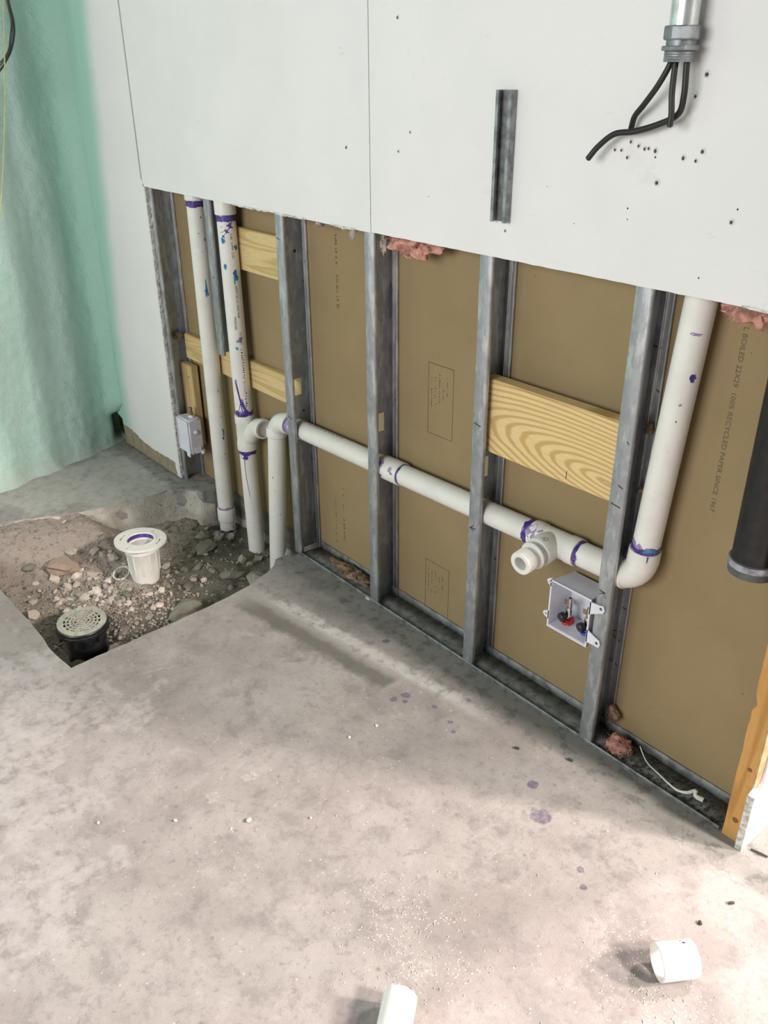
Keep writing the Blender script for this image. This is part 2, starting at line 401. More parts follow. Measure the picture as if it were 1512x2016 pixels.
M = dict(
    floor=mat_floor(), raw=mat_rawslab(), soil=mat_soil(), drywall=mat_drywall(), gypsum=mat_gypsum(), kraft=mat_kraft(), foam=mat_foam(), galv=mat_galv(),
    stone_pale=mat_stone('pale_crushed_stone', (0.46, 0.39, 0.34), (0.62, 0.54, 0.47)),
    stone_dark=mat_stone('earthy_stone', (0.19, 0.18, 0.145), (0.33, 0.31, 0.255)),
    gravel=mat_stone('fine_gravel_mix', (0.22, 0.195, 0.165), (0.40, 0.345, 0.30)),
    stone_brown=mat_stone('brown_rock', (0.30, 0.22, 0.17), (0.36, 0.27, 0.21)),
    board=mat_bigboard(),
    track=simple('dusty_track_steel', (0.25, 0.262, 0.255), 0.6, 0.2, 0.22, 40, 0.1),
    wood_l=mat_wood('yellow_pine_blocking', (0.64, 0.49, 0.25), (0.47, 0.33, 0.13), 1.2, 0, 2.0),
    wood_v=mat_wood('pale_pine_nailer', (0.60, 0.44, 0.23), (0.47, 0.32, 0.14), 1.2, 2, 5.0, [((-0.74, 0.047, 0.43), 0.005)]),
    wood_o=mat_wood('orange_pine_stud', (0.55, 0.30, 0.098), (0.40, 0.20, 0.055), 1.0, 2, 9.0, [((1.632, 0.0, 0.20), 0.006), ((1.603, 0.0, 0.355), 0.012), ((1.628, 0.0, 0.055), 0.008)]),
    pvc=mat_pvc(),
    primer=mat_primer('purple_primer', (0.045, 0.020, 0.17), (0.10, 0.06, 0.30)),
    primer_pale=mat_primer('pale_purple_primer', (0.24, 0.16, 0.36), (0.36, 0.27, 0.46)),
    cement=mat_primer('blue_pipe_cement', (0.02, 0.14, 0.34), (0.05, 0.26, 0.42)),
    ink=simple('black_ink', (0.03, 0.03, 0.035), 0.6),
    ink_kraft=simple('brown_stamp_ink', (0.115, 0.086, 0.048), 0.9),
    box=simple('white_box_plastic', (0.72, 0.73, 0.80), 0.35, 0, 0.03),
    adapter=simple('bright_white_pvc', (0.78, 0.77, 0.73), 0.35, 0, 0.02),
    brass=simple('brass', (0.55, 0.42, 0.24), 0.3, 0.9, 0.1),
    chrome=simple('chrome', (0.72, 0.70, 0.67), 0.18, 1.0, 0.05),
    knob_black=simple('black_knob_plastic', (0.02, 0.02, 0.022), 0.4),
    red=simple('red_plastic', (0.45, 0.02, 0.03), 0.35),
    blue=simple('blue_plastic', (0.02, 0.05, 0.42), 0.35),
    black_pipe=simple('black_pipe_plastic', (0.012, 0.012, 0.013), 0.35, 0, 0.3, 40),
    black_drain=simple('black_drain_body', (0.018, 0.018, 0.022), 0.35, 0, 0.3, 40),
    band_steel=simple('worn_steel_band', (0.46, 0.50, 0.56), 0.35, 0.5, 0.25, 45),
    rubber=simple('dark_rubber_sleeve', (0.10, 0.115, 0.11), 0.55, 0, 0.2),
    grate=simple('warm_grey_grate', (0.52, 0.49, 0.42), 0.45, 0.2, 0.12, 60),
    strut=simple('zinc_strut', (0.33, 0.345, 0.35), 0.42, 0.6, 0.2, 50, 0.1),
    conduit=simple('galvanised_conduit', (0.66, 0.71, 0.70), 0.28, 0.75, 0.1, 40),
    fitting=simple('grey_fitting', (0.24, 0.265, 0.275), 0.45, 0.45, 0.15, 60),
    cable=simple('black_cable_jacket', (0.012, 0.011, 0.010), 0.5),
    copper_end=simple('dark_copper', (0.20, 0.09, 0.04), 0.5, 0.6),
    green_ins=simple('green_insulation', (0.02, 0.22, 0.06), 0.5),
    thin_wire=simple('dark_wire', (0.07, 0.062, 0.055), 0.5),
    yellow_wire=simple('faded_yellow_wire', (0.50, 0.50, 0.24), 0.6),
    pink=simple('pink_fibreglass', (0.66, 0.33, 0.26), 0.95, 0, 0.22, 55),
    pale_fibre=simple('dusty_pale_fibreglass', (0.52, 0.42, 0.36), 0.95, 0, 0.2, 55),
    brown_fibre=simple('dusty_brown_fibreglass', (0.33, 0.215, 0.14), 0.95, 0, 0.3, 45),
    caulk=simple('white_caulk', (0.72, 0.72, 0.68), 0.6, 0, 0.05),
    dark=simple('dark_debris', (0.05, 0.05, 0.045), 0.9),
    crumb=simple('plaster_crumb', (0.72, 0.69, 0.62), 0.9, 0, 0.1, 120),
    torn=simple('torn_brown_paper', (0.55, 0.38, 0.20), 0.85, 0, 0.15, 50),
    hole=simple('screw_hole_dark', (0.07, 0.07, 0.065), 0.9),
)


# ------------------------------------------------------------------ mesh builder
class MB:
    def __init__(s):
        s.v, s.f = [], []

    def add(s, vs, fs):
        o = len(s.v)
        s.v += [tuple(v) for v in vs]
        s.f += [tuple(i + o for i in f) for f in fs]
        return s

    def box(s, x0, x1, y0, y1, z0, z1):
        return s.add([(x0, y0, z0), (x1, y0, z0), (x1, y1, z0), (x0, y1, z0), (x0, y0, z1), (x1, y0, z1), (x1, y1, z1), (x0, y1, z1)],
                     [(3, 2, 1, 0), (4, 5, 6, 7), (0, 1, 5, 4), (1, 2, 6, 5), (2, 3, 7, 6), (3, 0, 4, 7)])

    def plate(s, outline, holes, fn, d):
        """flat plate from a 2D outline with holes; fn(u, v, w) -> 3D, thickness from w=0 to w=d"""
        pts, edges = [], []
        for loop in [outline] + holes:
            o = len(pts)
            pts += [Vector(p) for p in loop]
            edges += [(o + i, o + (i + 1) % len(loop)) for i in range(len(loop))]
        r = delaunay_2d_cdt(pts, edges, [], 1, 1e-6)
        vs, fs = r[0], r[2]

        def inside(c, loop):
            k = False
            j = len(loop) - 1
            for i in range(len(loop)):
                a, b = loop[i], loop[j]
                if (a[1] > c[1]) != (b[1] > c[1]) and c[0] < (b[0] - a[0]) * (c[1] - a[1]) / (b[1] - a[1]) + a[0]:
                    k = not k
                j = i
            return k
        keep = []
        for f in fs:
            c = sum((vs[i] for i in f), Vector((0, 0))) / len(f)
            if inside(c, outline) and not any(inside(c, h) for h in holes):
                keep.append(tuple(f))
        n = len(vs)
        V = [fn(v[0], v[1], 0) for v in vs] + [fn(v[0], v[1], d) for v in vs]
        Fs = list(keep) + [tuple(i + n for i in reversed(f)) for f in keep]
        cnt = {}
        for f in keep:
            for i in range(len(f)):
                a, b = f[i], f[(i + 1) % len(f)]
                cnt[(a, b)] = 1
        for (a, b) in cnt:
            if (b, a) not in cnt:
                Fs.append((b, a, a + n, b + n))
        return s.add(V, Fs)

    def lathe(s, prof, c, d=(0, 0, 1), seg=28, close=False, a0=0.0):
        """prof: list of (r, h) along axis d from point c"""
        d = Vector(d).normalized()
        u = d.orthogonal().normalized()
        w = d.cross(u)
        c = Vector(c)
        V, Fs = [], []
        n = len(prof)
        for (r, h) in prof:
            for k in range(seg):
                a = 2 * pi * k / seg + a0
                V.append(c + d * h + (u * cos(a) + w * sin(a)) * max(r, 1e-5))
        for i in range(n - 1 if not close else n):
            j = (i + 1) % n
            for k in range(seg):
                k2 = (k + 1) % seg
                Fs.append((i * seg + k, i * seg + k2, j * seg + k2, j * seg + k))
        return s.add(V, Fs)

    def tube(s, path, r, seg=16, caps=True):
        path = [Vector(p) for p in path]
        rr = r if isinstance(r, (list, tuple)) else [r] * len(path)
        V, Fs = [], []
        t0 = (path[1] - path[0]).normalized()
        u = t0.orthogonal().normalized()
        for i, p in enumerate(path):
            a = path[max(0, i - 1)]; b = path[min(len(path) - 1, i + 1)]
            t = (b - a).normalized()
            u = (u - t * u.dot(t)).normalized()
            w = t.cross(u)
            for k in range(seg):
                an = 2 * pi * k / seg
                V.append(p + (u * cos(an) + w * sin(an)) * rr[i])
        for i in range(len(path) - 1):
            for k in range(seg):
                k2 = (k + 1) % seg
                Fs.append((i * seg + k, i * seg + k2, (i + 1) * seg + k2, (i + 1) * seg + k))
        if caps:
            Fs.append(tuple(range(seg - 1, -1, -1)))
            o = (len(path) - 1) * seg
            Fs.append(tuple(o + k for k in range(seg)))
        return s.add(V, Fs)

    def polar(s, rs, nth, solid, z0, z1, fn):
        """extruded polar cells: ring i between rs[i], rs[i+1]; solid(i, k)"""
        idx = {}
        nr = len(rs)

        def vid(i, k, top):
            k %= nth
            key = (i, k, top)
            if key not in idx:
                a = 2 * pi * k / nth
                idx[key] = len(s.v)
                s.v.append(tuple(fn(rs[i] * cos(a), rs[i] * sin(a), z1 if top else z0)))
            return idx[key]
        S = lambda i, k: 0 <= i < nr - 1 and solid(i, k % nth)
        for i in range(nr - 1):
            for k in range(nth):
                if not S(i, k):
                    continue
                q = [(i, k), (i + 1, k), (i + 1, k + 1), (i, k + 1)]
                s.f.append(tuple(vid(a, b, True) for a, b in q))
                s.f.append(tuple(vid(a, b, False) for a, b in reversed(q)))
                for (ni, nk, e) in ((i, k - 1, (q[0], q[1])), (i + 1, k, (q[1], q[2])), (i, k + 1, (q[2], q[3])), (i - 1, k, (q[3], q[0]))):
                    if not S(ni, nk):
                        a, b = e
                        s.f.append((vid(*b, True), vid(*a, True), vid(*a, False), vid(*b, False)))
        return s

    def build(s, name, mat, parent=None, smooth=35):
        m = bpy.data.meshes.new(name)
        off = WLOC.get(parent.name, Vector((0, 0, 0))) if parent else Vector((0, 0, 0))
        m.from_pydata([Vector(v) - off for v in s.v], [], s.f)
        m.materials.append(mat)
        bm = bmesh.new()
        bm.from_mesh(m)
        bmesh.ops.recalc_face_normals(bm, faces=bm.faces)
        bm.to_mesh(m)
        bm.free()
        if smooth:
            m.polygons.foreach_set('use_smooth', [True] * len(m.polygons))
            m.set_sharp_from_angle(angle=radians(smooth))
        m.update()
        o = bpy.data.objects.new(name, m)
        COL.objects.link(o)
        if parent:
            o.parent = parent
            WLOC[o.name] = off
        return o


WLOC = {}


def thing(name, label, cat, loc=(0, 0, 0), group=None):
    o = bpy.data.objects.new(name, None)
    o.empty_display_size = 0.05
    COL.objects.link(o)
    o.location = loc
    WLOC[o.name] = Vector(loc)
    o['label'] = label
    o['category'] = cat
    if group:
        o['group'] = group
    return o


def tag(o, label, cat, group=None):
    o['label'] = label
    o['category'] = cat
    if group:
        o['group'] = group
    # put the origin at the thing's base
    vs = o.data.vertices
    xs = [v.co.x for v in vs]; ys = [v.co.y for v in vs]; zs = [v.co.z for v in vs]
    c = Vector(((min(xs) + max(xs)) / 2, (min(ys) + max(ys)) / 2, min(zs)))
    o.data.transform(Matrix.Translation(-c))
    o.location = c
    return o


def struct(name, loc=(0, 0, 0)):
    o = bpy.data.objects.new(name, None)
    COL.objects.link(o)
    o.location = loc
    WLOC[o.name] = Vector(loc)
    o['kind'] = 'structure'
    return o


def fbm(x, y, z=0.0, o=4):
    return noise.fractal(Vector((x, y, z)), 1.0, 2.0, o, noise_basis='PERLIN_ORIGINAL')


# ------------------------------------------------------------------ pipe helpers
class Pipe:
    """straight pipe run with a cylindrical frame: angle 0 faces the room (-y)"""

    def __init__(s, a, b, r, c=0.0):
        s.a, s.b, s.r, s.c = Vector(a), Vector(b), r, c
        s.d = (s.b - s.a).normalized()
        s.L = (s.b - s.a).length
        u = Vector((0, -1, 0))
        u = u - s.d * u.dot(s.d)
        if u.length < 0.2:
            u = Vector((1, 0, 0)) - s.d * s.d.x
        s.u = u.normalized()
        s.w = s.u.cross(s.d)
        if s.w.x < -0.3 or (abs(s.w.x) < 0.3 and s.w.z < 0):
            s.w = -s.w

    def at(s, th, q, dr=0.0):
        th += s.c
        return s.a + s.d * q + (s.u * cos(th) + s.w * sin(th)) * (s.r + dr)

    def mesh(s, seg=32, hollow=0.0):
        m = MB()
        if hollow:
            ri = s.r - hollow
            m.lathe([(ri, 0), (s.r - 0.001, 0), (s.r, 0.001), (s.r, s.L - 0.001), (s.r - 0.001, s.L), (ri, s.L)], s.a, s.d, seg, True)
        else:
            m.lathe([(0, 0), (s.r - 0.001, 0), (s.r, 0.001), (s.r, s.L - 0.001), (s.r - 0.001, s.L), (0, s.L)], s.a, s.d, seg)
        return m

    def band(s, q0, q1, wob=0.003, seed=0.0, th0=-pi, th1=pi, n=56, dr=0.0005):
        """irregular painted band round the pipe between q0 and q1"""
        m = MB()
        V, Fs = [], []
        full = abs(th1 - th0) > 2 * pi - 0.01
        for i in range(n + 1):
            th = th0 + (th1 - th0) * i / n
            cx, cy = cos(th) * 1.7, sin(th) * 1.7
            e = 1.0 if full else min(1.0, 4.0 * min(i, n - i) / n + 0.02)
            lo = q0 + wob * fbm(cx + seed, cy, seed)
            hi = q0 + (q1 - q0) * e + wob * 1.6 * fbm(cx, cy + seed, seed + 5)
            if hi < lo + 0.0004:
                hi = lo + 0.0004
            V += [s.at(th, lo, 0), s.at(th, lo, dr), s.at(th, hi, dr), s.at(th, hi, 0)]
        for i in range(n):
            a, b = 4 * i, 4 * (i + 1)
            for k in range(3):
                Fs.append((a + k, b + k, b + k + 1, a + k + 1))
        return m.add(V, Fs)

    def blob(s, th, q, rth, rq, seed=0.0, m=None, dr=0.0006, n=18, tail=0.0):
        """splotch of paint, half sizes rth (m, across) and rq (m, along); tail lengthens it towards the pipe's start"""
        m = m or MB()
        V = [s.at(th, q, dr)]
        for i in range(n):
            a = 2 * pi * i / n
            k = 1 + 0.75 * fbm(cos(a) * 1.3 + seed, sin(a) * 1.3, seed * 1.7)
            dq = rq * sin(a) * k
            dx = rth * cos(a) * k
            if tail and sin(a) < -0.5:
                dq -= tail * (-sin(a) - 0.5) * 2
                dx *= 0.6
            V.append(s.at(th + dx / s.r, q + dq, dr * 0.6))
        m.add(V, [(0, 1 + i, 1 + (i + 1) % n) for i in range(n)])
        return m

    def drip(s, pts, w, m=None, dr=0.0009):
        """drip line through (theta, q) points"""
        m = m or MB()
        V, Fs = [], []
        ww = w if isinstance(w, (list, tuple)) else [w] * len(pts)
        for i, (th, q) in enumerate(pts):
            a = pts[max(0, i - 1)]; b = pts[min(len(pts) - 1, i + 1)]
            dx, dq = (b[0] - a[0]) * s.r, b[1] - a[1]
            L = sqrt(dx * dx + dq * dq) or 1
            nx, nq = -dq / L * ww[i], dx / L * ww[i]
            V += [s.at(th + nx / s.r, q + nq, 0.0003), s.at(th, q, dr), s.at(th - nx / s.r, q - nq, 0.0003)]
        for i in range(len(pts) - 1):
            for k in range(2):
                a, b = 3 * i + k, 3 * i + 3 + k
                Fs.append((a, a + 1, b + 1, b))
        return m.add(V, Fs)


def text2d(txt, size):
    cu = bpy.data.curves.new('lettering', 'FONT')
    cu.body = txt
    cu.size = size
    cu.resolution_u = 2
    o = bpy.data.objects.new('lettering', cu)
    COL.objects.link(o)
    dg = bpy.context.evaluated_depsgraph_get()
    me = o.evaluated_get(dg).to_mesh()
    V = [(v.co.x, v.co.y) for v in me.vertices]
    Fs = [tuple(p.vertices) for p in me.polygons]
    o.evaluated_get(dg).to_mesh_clear()
    bpy.data.objects.remove(o)
    bpy.data.curves.remove(cu)
    return V, Fs


def lettering(txt, size, fn, mat, parent, name='lettering'):
    V, Fs = text2d(txt, size)
    return MB().add([fn(x, y) for x, y in V], Fs).build(name, mat, parent, 0)


def hub(c, d, r0, L, lip=0.003, seg=32):
    """socket hub of a fitting, from c along d"""
    return MB().lathe([(r0 - 0.004, 0), (r0 + lip * 0.6, 0.0), (r0 + lip, 0.002), (r0 + lip, L - 0.002), (r0 + lip - 0.001, L), (r0 - 0.0035, L)], c, d, seg, True)


def arc_path(c, u, v, R, a0, a1, n=14):
    c, u, v = Vector(c), Vector(u).normalized(), Vector(v).normalized()
    return [c + (u * cos(a0 + (a1 - a0) * i / n) + v * sin(a0 + (a1 - a0) * i / n)) * R for i in range(n + 1)]


S = 0.4064          # stud spacing
D = 0.086           # stud depth
HO = 1.1158         # lower edge of the remaining drywall
TOP = 2.9
R = 0.0302          # 2 inch pipe radius

# ================================================================== THE SETTING
# ---------------- floor slab with the broken-out trench
pit = [(0.122, -0.846), (0.06, -0.853), (0.004, -0.857), (-0.10, -0.852), (-0.212, -0.853), (-0.424, -0.858), (-0.70, -0.862), (-1.02, -0.86),
       (-1.0, -0.80), (-0.93, -0.72), (-0.884, -0.69), (-0.85, -0.604), (-0.81, -0.52), (-0.786, -0.455), (-0.76, -0.36), (-0.752, -0.267), (-0.728, -0.172), (-0.731, -0.105),
       (-0.70, -0.05), (-0.665, -0.018), (-0.61, -0.014), (-0.604, 0.03), (-0.60, 0.06), (-0.60, 0.094), (0.03, 0.094), (0.022, 0.04), (0.026, -0.018), (-0.004, -0.05), (0.0, -0.083),
       (0.03, -0.11), (0.052, -0.15), (0.075, -0.22), (0.096, -0.324), (0.104, -0.43), (0.109, -0.543), (0.115, -0.692)]


def rough_loop(loop, amp, step=0.025, seed=0):
    out = []
    for i in range(len(loop)):
        a, b = Vector(loop[i]), Vector(loop[(i + 1) % len(loop)])
        n = max(1, int((b - a).length / step))
        for k in range(n):
            p = a.lerp(b, k / n)
            if k:
                p = p + Vector((fbm(p.x * 40, p.y * 40, seed), fbm(p.x * 40, p.y * 40, seed + 9))) * amp
            out.append((p.x, p.y))
    return out


pit_l = rough_loop(pit, 0.004)
fl = struct('floor')
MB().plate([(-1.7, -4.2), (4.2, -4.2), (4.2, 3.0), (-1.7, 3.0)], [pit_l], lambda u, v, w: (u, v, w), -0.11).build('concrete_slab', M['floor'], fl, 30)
# the rough broken faces of the slab round the trench
sk = MB()
V, Fs = [], []
n = len(pit_l)
rows = 9
cen = Vector((-0.35, -0.42))
for j in range(rows):
    k = j / (rows - 1)
    for i, (x, y) in enumerate(pit_l):
        inw = (cen - Vector((x, y))).normalized()
        left = 1.0 if x < -0.45 else 0.25
        far = 1.0 if y > -0.8 else 0.2
        bul = (0.065 * left * far * k ** 1.2 + (0.050 * left * far + 0.006) * fbm(x * 10, y * 10, k * 2.6) * min(1, k * 4) + 0.012 * left * far * fbm(x * 38, y * 38, k * 7) * min(1, k * 5)) - 0.001
        if y > 0.02:
            bul = 0
        px, py = x + inw.x * bul, y + inw.y * bul
        V.append((px, py, -0.0015 - 0.22 * k - 0.006 * abs(fbm(x * 30, y * 30)) * (1 - k)))
for j in range(rows - 1):
    for i in range(n):
        i2 = (i + 1) % n
        Fs.append((j * n + i, j * n + i2, (j + 1) * n + i2, (j + 1) * n + i))
sk.add(V, Fs).build('broken_edge', M['raw'], fl, 60)


# ---------------- soil of the trench
def inpit(x, y, loop=pit):
    k = False
    j = len(loop) - 1
    for i in range(len(loop)):
        a, b = loop[i], loop[j]
        if (a[1] > y) != (b[1] > y) and x < (b[0] - a[0]) * (y - a[1]) / (b[1] - a[1]) + a[0]:
            k = not k
        j = i
    return k


def soil_h(x, y):
    h = -0.125
    # sand slumped down from the far left side
    d = max(0.0, min(1.0, (-0.47 - x + 0.35 * (y + 0.5)) / 0.27))
    d = d * d * (3 - 2 * d)
    if y < -0.30:
        h += 0.112 * d * min(1, (-0.30 - y) / 0.13)
    # rubble hump in the middle, hollow round the drain body
    h += 0.035 * math.exp(-((x + 0.20) ** 2 + (y + 0.55) ** 2) / 0.03)
    r = sqrt((x + 0.155) ** 2 + (y + 0.74) ** 2)
    h -= 0.055 * math.exp(-(r / 0.11) ** 4)
    h += 0.020 * math.exp(-((x + 0.33) ** 2 + (y + 0.42) ** 2) / 0.012)
    h += 0.022 * math.exp(-((x - 0.06) ** 2) / 0.004)
    if y > -0.06:
        h -= 0.02 * min(1, (y + 0.06) / 0.08)
    h += 0.014 * fbm(x * 9, y * 9, 1.3) + 0.006 * fbm(x * 32, y * 32, 4.1, 5)
    return h


tr = thing('trench_soil', 'dark gravelly soil and pink sand filling the hole broken through the concrete floor', 'soil', (-0.35, -0.4, -0.2))
st_ = 0.008
xs = [-1.06 + st_ * i for i in range(int(1.24 / st_))]
ys = [-0.90 + st_ * j for j in range(int(1.06 / st_))]
V = [(x, y, soil_h(x, y)) for y in ys for x in xs]
nx = len(xs)
Fs = [(j * nx + i, j * nx + i + 1, (j + 1) * nx + i + 1, (j + 1) * nx + i) for j in range(len(ys) - 1) for i in range(nx - 1)]
MB().add(V, Fs).build('soil_bed', M['soil'], tr, 80)


def rock(seed, flat=1.0, sub=1):
    bm = bmesh.new()
    bmesh.ops.create_icosphere(bm, subdivisions=sub, radius=1)
    rnd = random.Random(seed)
    st = (1, rnd.uniform(0.6, 0.95), rnd.uniform(0.4, 0.75) * flat)
    for v in bm.verts:
        k = 1 + 0.5 * fbm(v.co.x * 1.1 + seed, v.co.y * 1.1, v.co.z * 1.1 + seed) + rnd.uniform(-0.13, 0.13)
        v.co = Vector((v.co.x * k * st[0], v.co.y * k * st[1], v.co.z * k * st[2]))
    V = [v.co.copy() for v in bm.verts]
    Fs = [tuple(v.index for v in f.verts) for f in bm.faces]
    bm.free()
    return V, Fs


rocks = []
for i in range(9):
    V, Fs = rock(i * 3.7 + 1)
    for mt in ('stone_pale', 'stone_dark'):
        me = bpy.data.meshes.new('stone')
        me.from_pydata(V, [], Fs)
        me.materials.append(M[mt])
        rocks.append((mt, me))
pale_m = [m for t, m in rocks if t == 'stone_pale']
dark_m = [m for t, m in rocks if t == 'stone_dark']


def stone(me, x, y, r, z=None, dz=0.25):
    o = bpy.data.objects.new('stone', me)
    COL.objects.link(o)
    o.parent = tr
    zz = soil_h(x, y) + r * dz if z is None else z
    o.location = Vector((x, y, zz)) - WLOC[tr.name]
    o.scale = (r, r, r)
    o.rotation_euler = (random.uniform(-0.5, 0.5), random.uniform(-0.5, 0.5), random.uniform(0, 2 * pi))
    return o


def clear(x, y, r):
    for cx, cy, cr in ((-0.135, -0.73, 0.085), (-0.33, -0.415, 0.055), (-0.545, 0.046, 0.04), (-0.338, 0.046, 0.04), (-0.14, 0.02, 0.04)):
        if (x - cx) ** 2 + (y - cy) ** 2 < (cr + r) ** 2:
            return False
    return True


rs = random.Random(11)
cnt = 0
while cnt < 205:                     # crushed pale rubble in the middle of the trench
    x, y = rs.gauss(-0.30, 0.17), rs.gauss(-0.58, 0.13)
    r = min(0.024, 0.0075 + rs.expovariate(1 / 0.0055))
    if not inpit(x, y) or not clear(x, y, r) or x < -0.78 or y < -0.83:
        continue
    stone(rs.choice(pale_m if rs.random() < 0.72 else dark_m), x, y, r)
    cnt += 1
cnt = 0
while cnt < 75:                      # earthy stones by the pipes
    x, y = rs.uniform(-0.68, 0.07), rs.uniform(-0.45, 0.02)
    r = min(0.026, 0.007 + rs.expovariate(1 / 0.006))
    if not inpit(x, y) or not clear(x, y, r):
        continue
    stone(rs.choice(dark_m if rs.random() < 0.85 else pale_m), x, y, r)
    cnt += 1
for (x, y, r, f, mt) in ((-0.585, -0.60, 0.052, 1.1, 'stone_brown'), (-0.41, -0.13, 0.05, 0.5, 'stone_dark'), (-0.17, -0.16, 0.042, 0.6, 'stone_dark'), (-0.09, -0.10, 0.04, 0.6, 'stone_dark'), (-0.06, -0.40, 0.055, 0.5, 'stone_dark'), (-0.50, -0.09, 0.03, 0.9, 'stone_dark'), (-0.45, -0.05, 0.026, 0.9, 'stone_dark'), (0.0, -0.60, 0.028, 0.9, 'stone_pale'), (-0.03, -0.66, 0.03, 0.9, 'stone_pale'), (-0.04, -0.78, 0.03, 0.8, 'stone_dark'), (-0.62, -0.55, 0.03, 0.6, 'stone_pale')):
    V, Fs = rock(x * 91 + y * 37, f, 2)
    me = bpy.data.meshes.new('stone')
    me.from_pydata(V, [], Fs)
    me.materials.append(M[mt])
    o = stone(me, x, y, r, dz=0.3)
    o.rotation_euler = (rs.uniform(-0.25, 0.25), rs.uniform(-0.25, 0.25), rs.uniform(0, 6))
g = MB()
tiny = [rock(i * 5.3 + 2) for i in range(6)]
cnt = 0
while cnt < 2600:
    x, y = rs.uniform(-0.95, 0.11), rs.uniform(-0.85, 0.06)
    if not inpit(x, y) or not clear(x, y, 0):
        continue
    dens = 0.05 + 0.95 * math.exp(-((x + 0.27) ** 2 / 0.07 + (y + 0.58) ** 2 / 0.035))
    if rs.random() > dens:
        continue
    r = rs.uniform(0.0022, 0.0062)
    V, Fs = rs.choice(tiny)
    a = rs.uniform(0, 6.28)
    z = soil_h(x, y) + r * 0.4
    g.add([(x + r * (v.x * cos(a) - v.y * sin(a)), y + r * (v.x * sin(a) + v.y * cos(a)), z + r * v.z) for v in V], Fs)
    cnt += 1
gr = g.build('fine_gravel', M['gravel'], tr, 0)
gr['kind'] = 'stuff'

# ---------------- wall_back: kraft backing, the drywall that is left of its front
wb = struct('wall_back')
MB().plate([(-1.45, 0.002), (-0.5, 0.002), (-0.1, 0.0), (0.02, 0.018), (0.40, 0.010), (0.85, 0.004), (1.652, 0.0), (1.652, TOP), (-1.45, TOP)], [], lambda u, v, w: (u, D + w, v), 0.016).build('backing_board', M['kraft'], wb, 0)


def jag(x0, z0, x1, z1, step, amp, seed):
    a, b = Vector((x0, z0)), Vector((x1, z1))
    n = max(2, int((b - a).length / step))
    nn = Vector((-(b - a).y, (b - a).x)).normalized()
    return [tuple(a.lerp(b, k / n) + nn * (amp * fbm(k * 0.61 + seed, seed, 0.3) if 0 < k < n else 0)) for k in range(n)]


dw = lambda u, v, w: (u, -0.016 + w, v)
# left strip: floor to ceiling beside the foam corner, with a chewed right edge
ol = [(-1.283, 0.004)] + jag(-1.283, 0.004, -0.786, 0.006, 0.02, 0.004, 3) + jag(-0.786, 0.006, -0.779, HO + 0.005, 0.012, 0.0022, 5) + [(-0.786, HO + 0.012), (-0.800, HO + 0.03), (-0.797, TOP), (-1.42, TOP), (-1.42, 0.135), (-1.335, 0.13), (-1.29, 0.115), (-1.287, 0.06)]
o = MB().plate(ol, [], dw, 0.016).build('drywall_strip', M['drywall'], wb, 0)
# chalky rim of broken gypsum along that edge
rim = MB()
V, Fs = [], []
nr = 90
for i in range(nr + 1):
    z = 0.006 + (HO - 0.004) * i / nr
    w_ = 0.0035 + 0.0035 * abs(fbm(z * 30, 2.0)) + (0.003 if z < 0.5 else 0)
    x = -0.7855 + 0.006 * z + 0.002 * fbm(z * 40, 7)
    V += [(x - w_, -0.0163, z), (x + 0.0015, -0.0150, z), (x + 0.002 + 0.002 * fbm(z * 55, 3), -0.007, z), (x - 0.001, 0.0003, z)]
for i in range(nr):
    for k in range(3):
        a, b = 4 * i + k, 4 * (i + 1) + k
        Fs.append((a, a + 1, b + 1, b))
rim.add(V, Fs).build('gypsum_edge', M['gypsum'], wb, 0)
# the two sheets above the opening
b1 = jag(-0.789, HO + 0.003, 0.4515, HO, 0.02, 0.0012, 8)
MB().plate(b1 + [(0.4515, HO), (0.4515, TOP), (-0.789, TOP)], [], dw, 0.016).build('drywall_sheet', M['drywall'], wb, 0)
b2 = jag(0.4540, HO + 0.001, 1.661, HO, 0.02, 0.0010, 12)
MB().plate(b2 + [(1.661, HO), (1.661, TOP), (0.4540, TOP)], [], dw, 0.016).build('drywall_sheet', M['drywall'], wb, 0)
# frayed paper hanging from the cut edge
for (x, z, w_, l, a, mt) in ((-0.10, HO + 0.001, 0.20, 0.004, 0.0, 'gypsum'), (0.1, HO + 0.001, 0.16, 0.005, 0.0, 'gypsum'), (0.34, HO, 0.10, 0.006, 0.0, 'gypsum'), (1.50, HO, 0.12, 0.004, 0, 'gypsum')):
    V = []
    nn = 14
    for i in range(nn + 1):
        k = i / nn
        px = x - w_ / 2 + w_ * k
        V += [(px, -0.0168, z + 0.003 + 0.002 * fbm(px * 30, 1)), (px, -0.0175, z - l * sin(pi * k) * (0.6 + fbm(px * 60, 3)))]
    MB().add(V, [(2 * i, 2 * i + 1, 2 * i + 3, 2 * i + 2) for i in range(nn)]).build('torn_paper', M[mt], wb, 0)
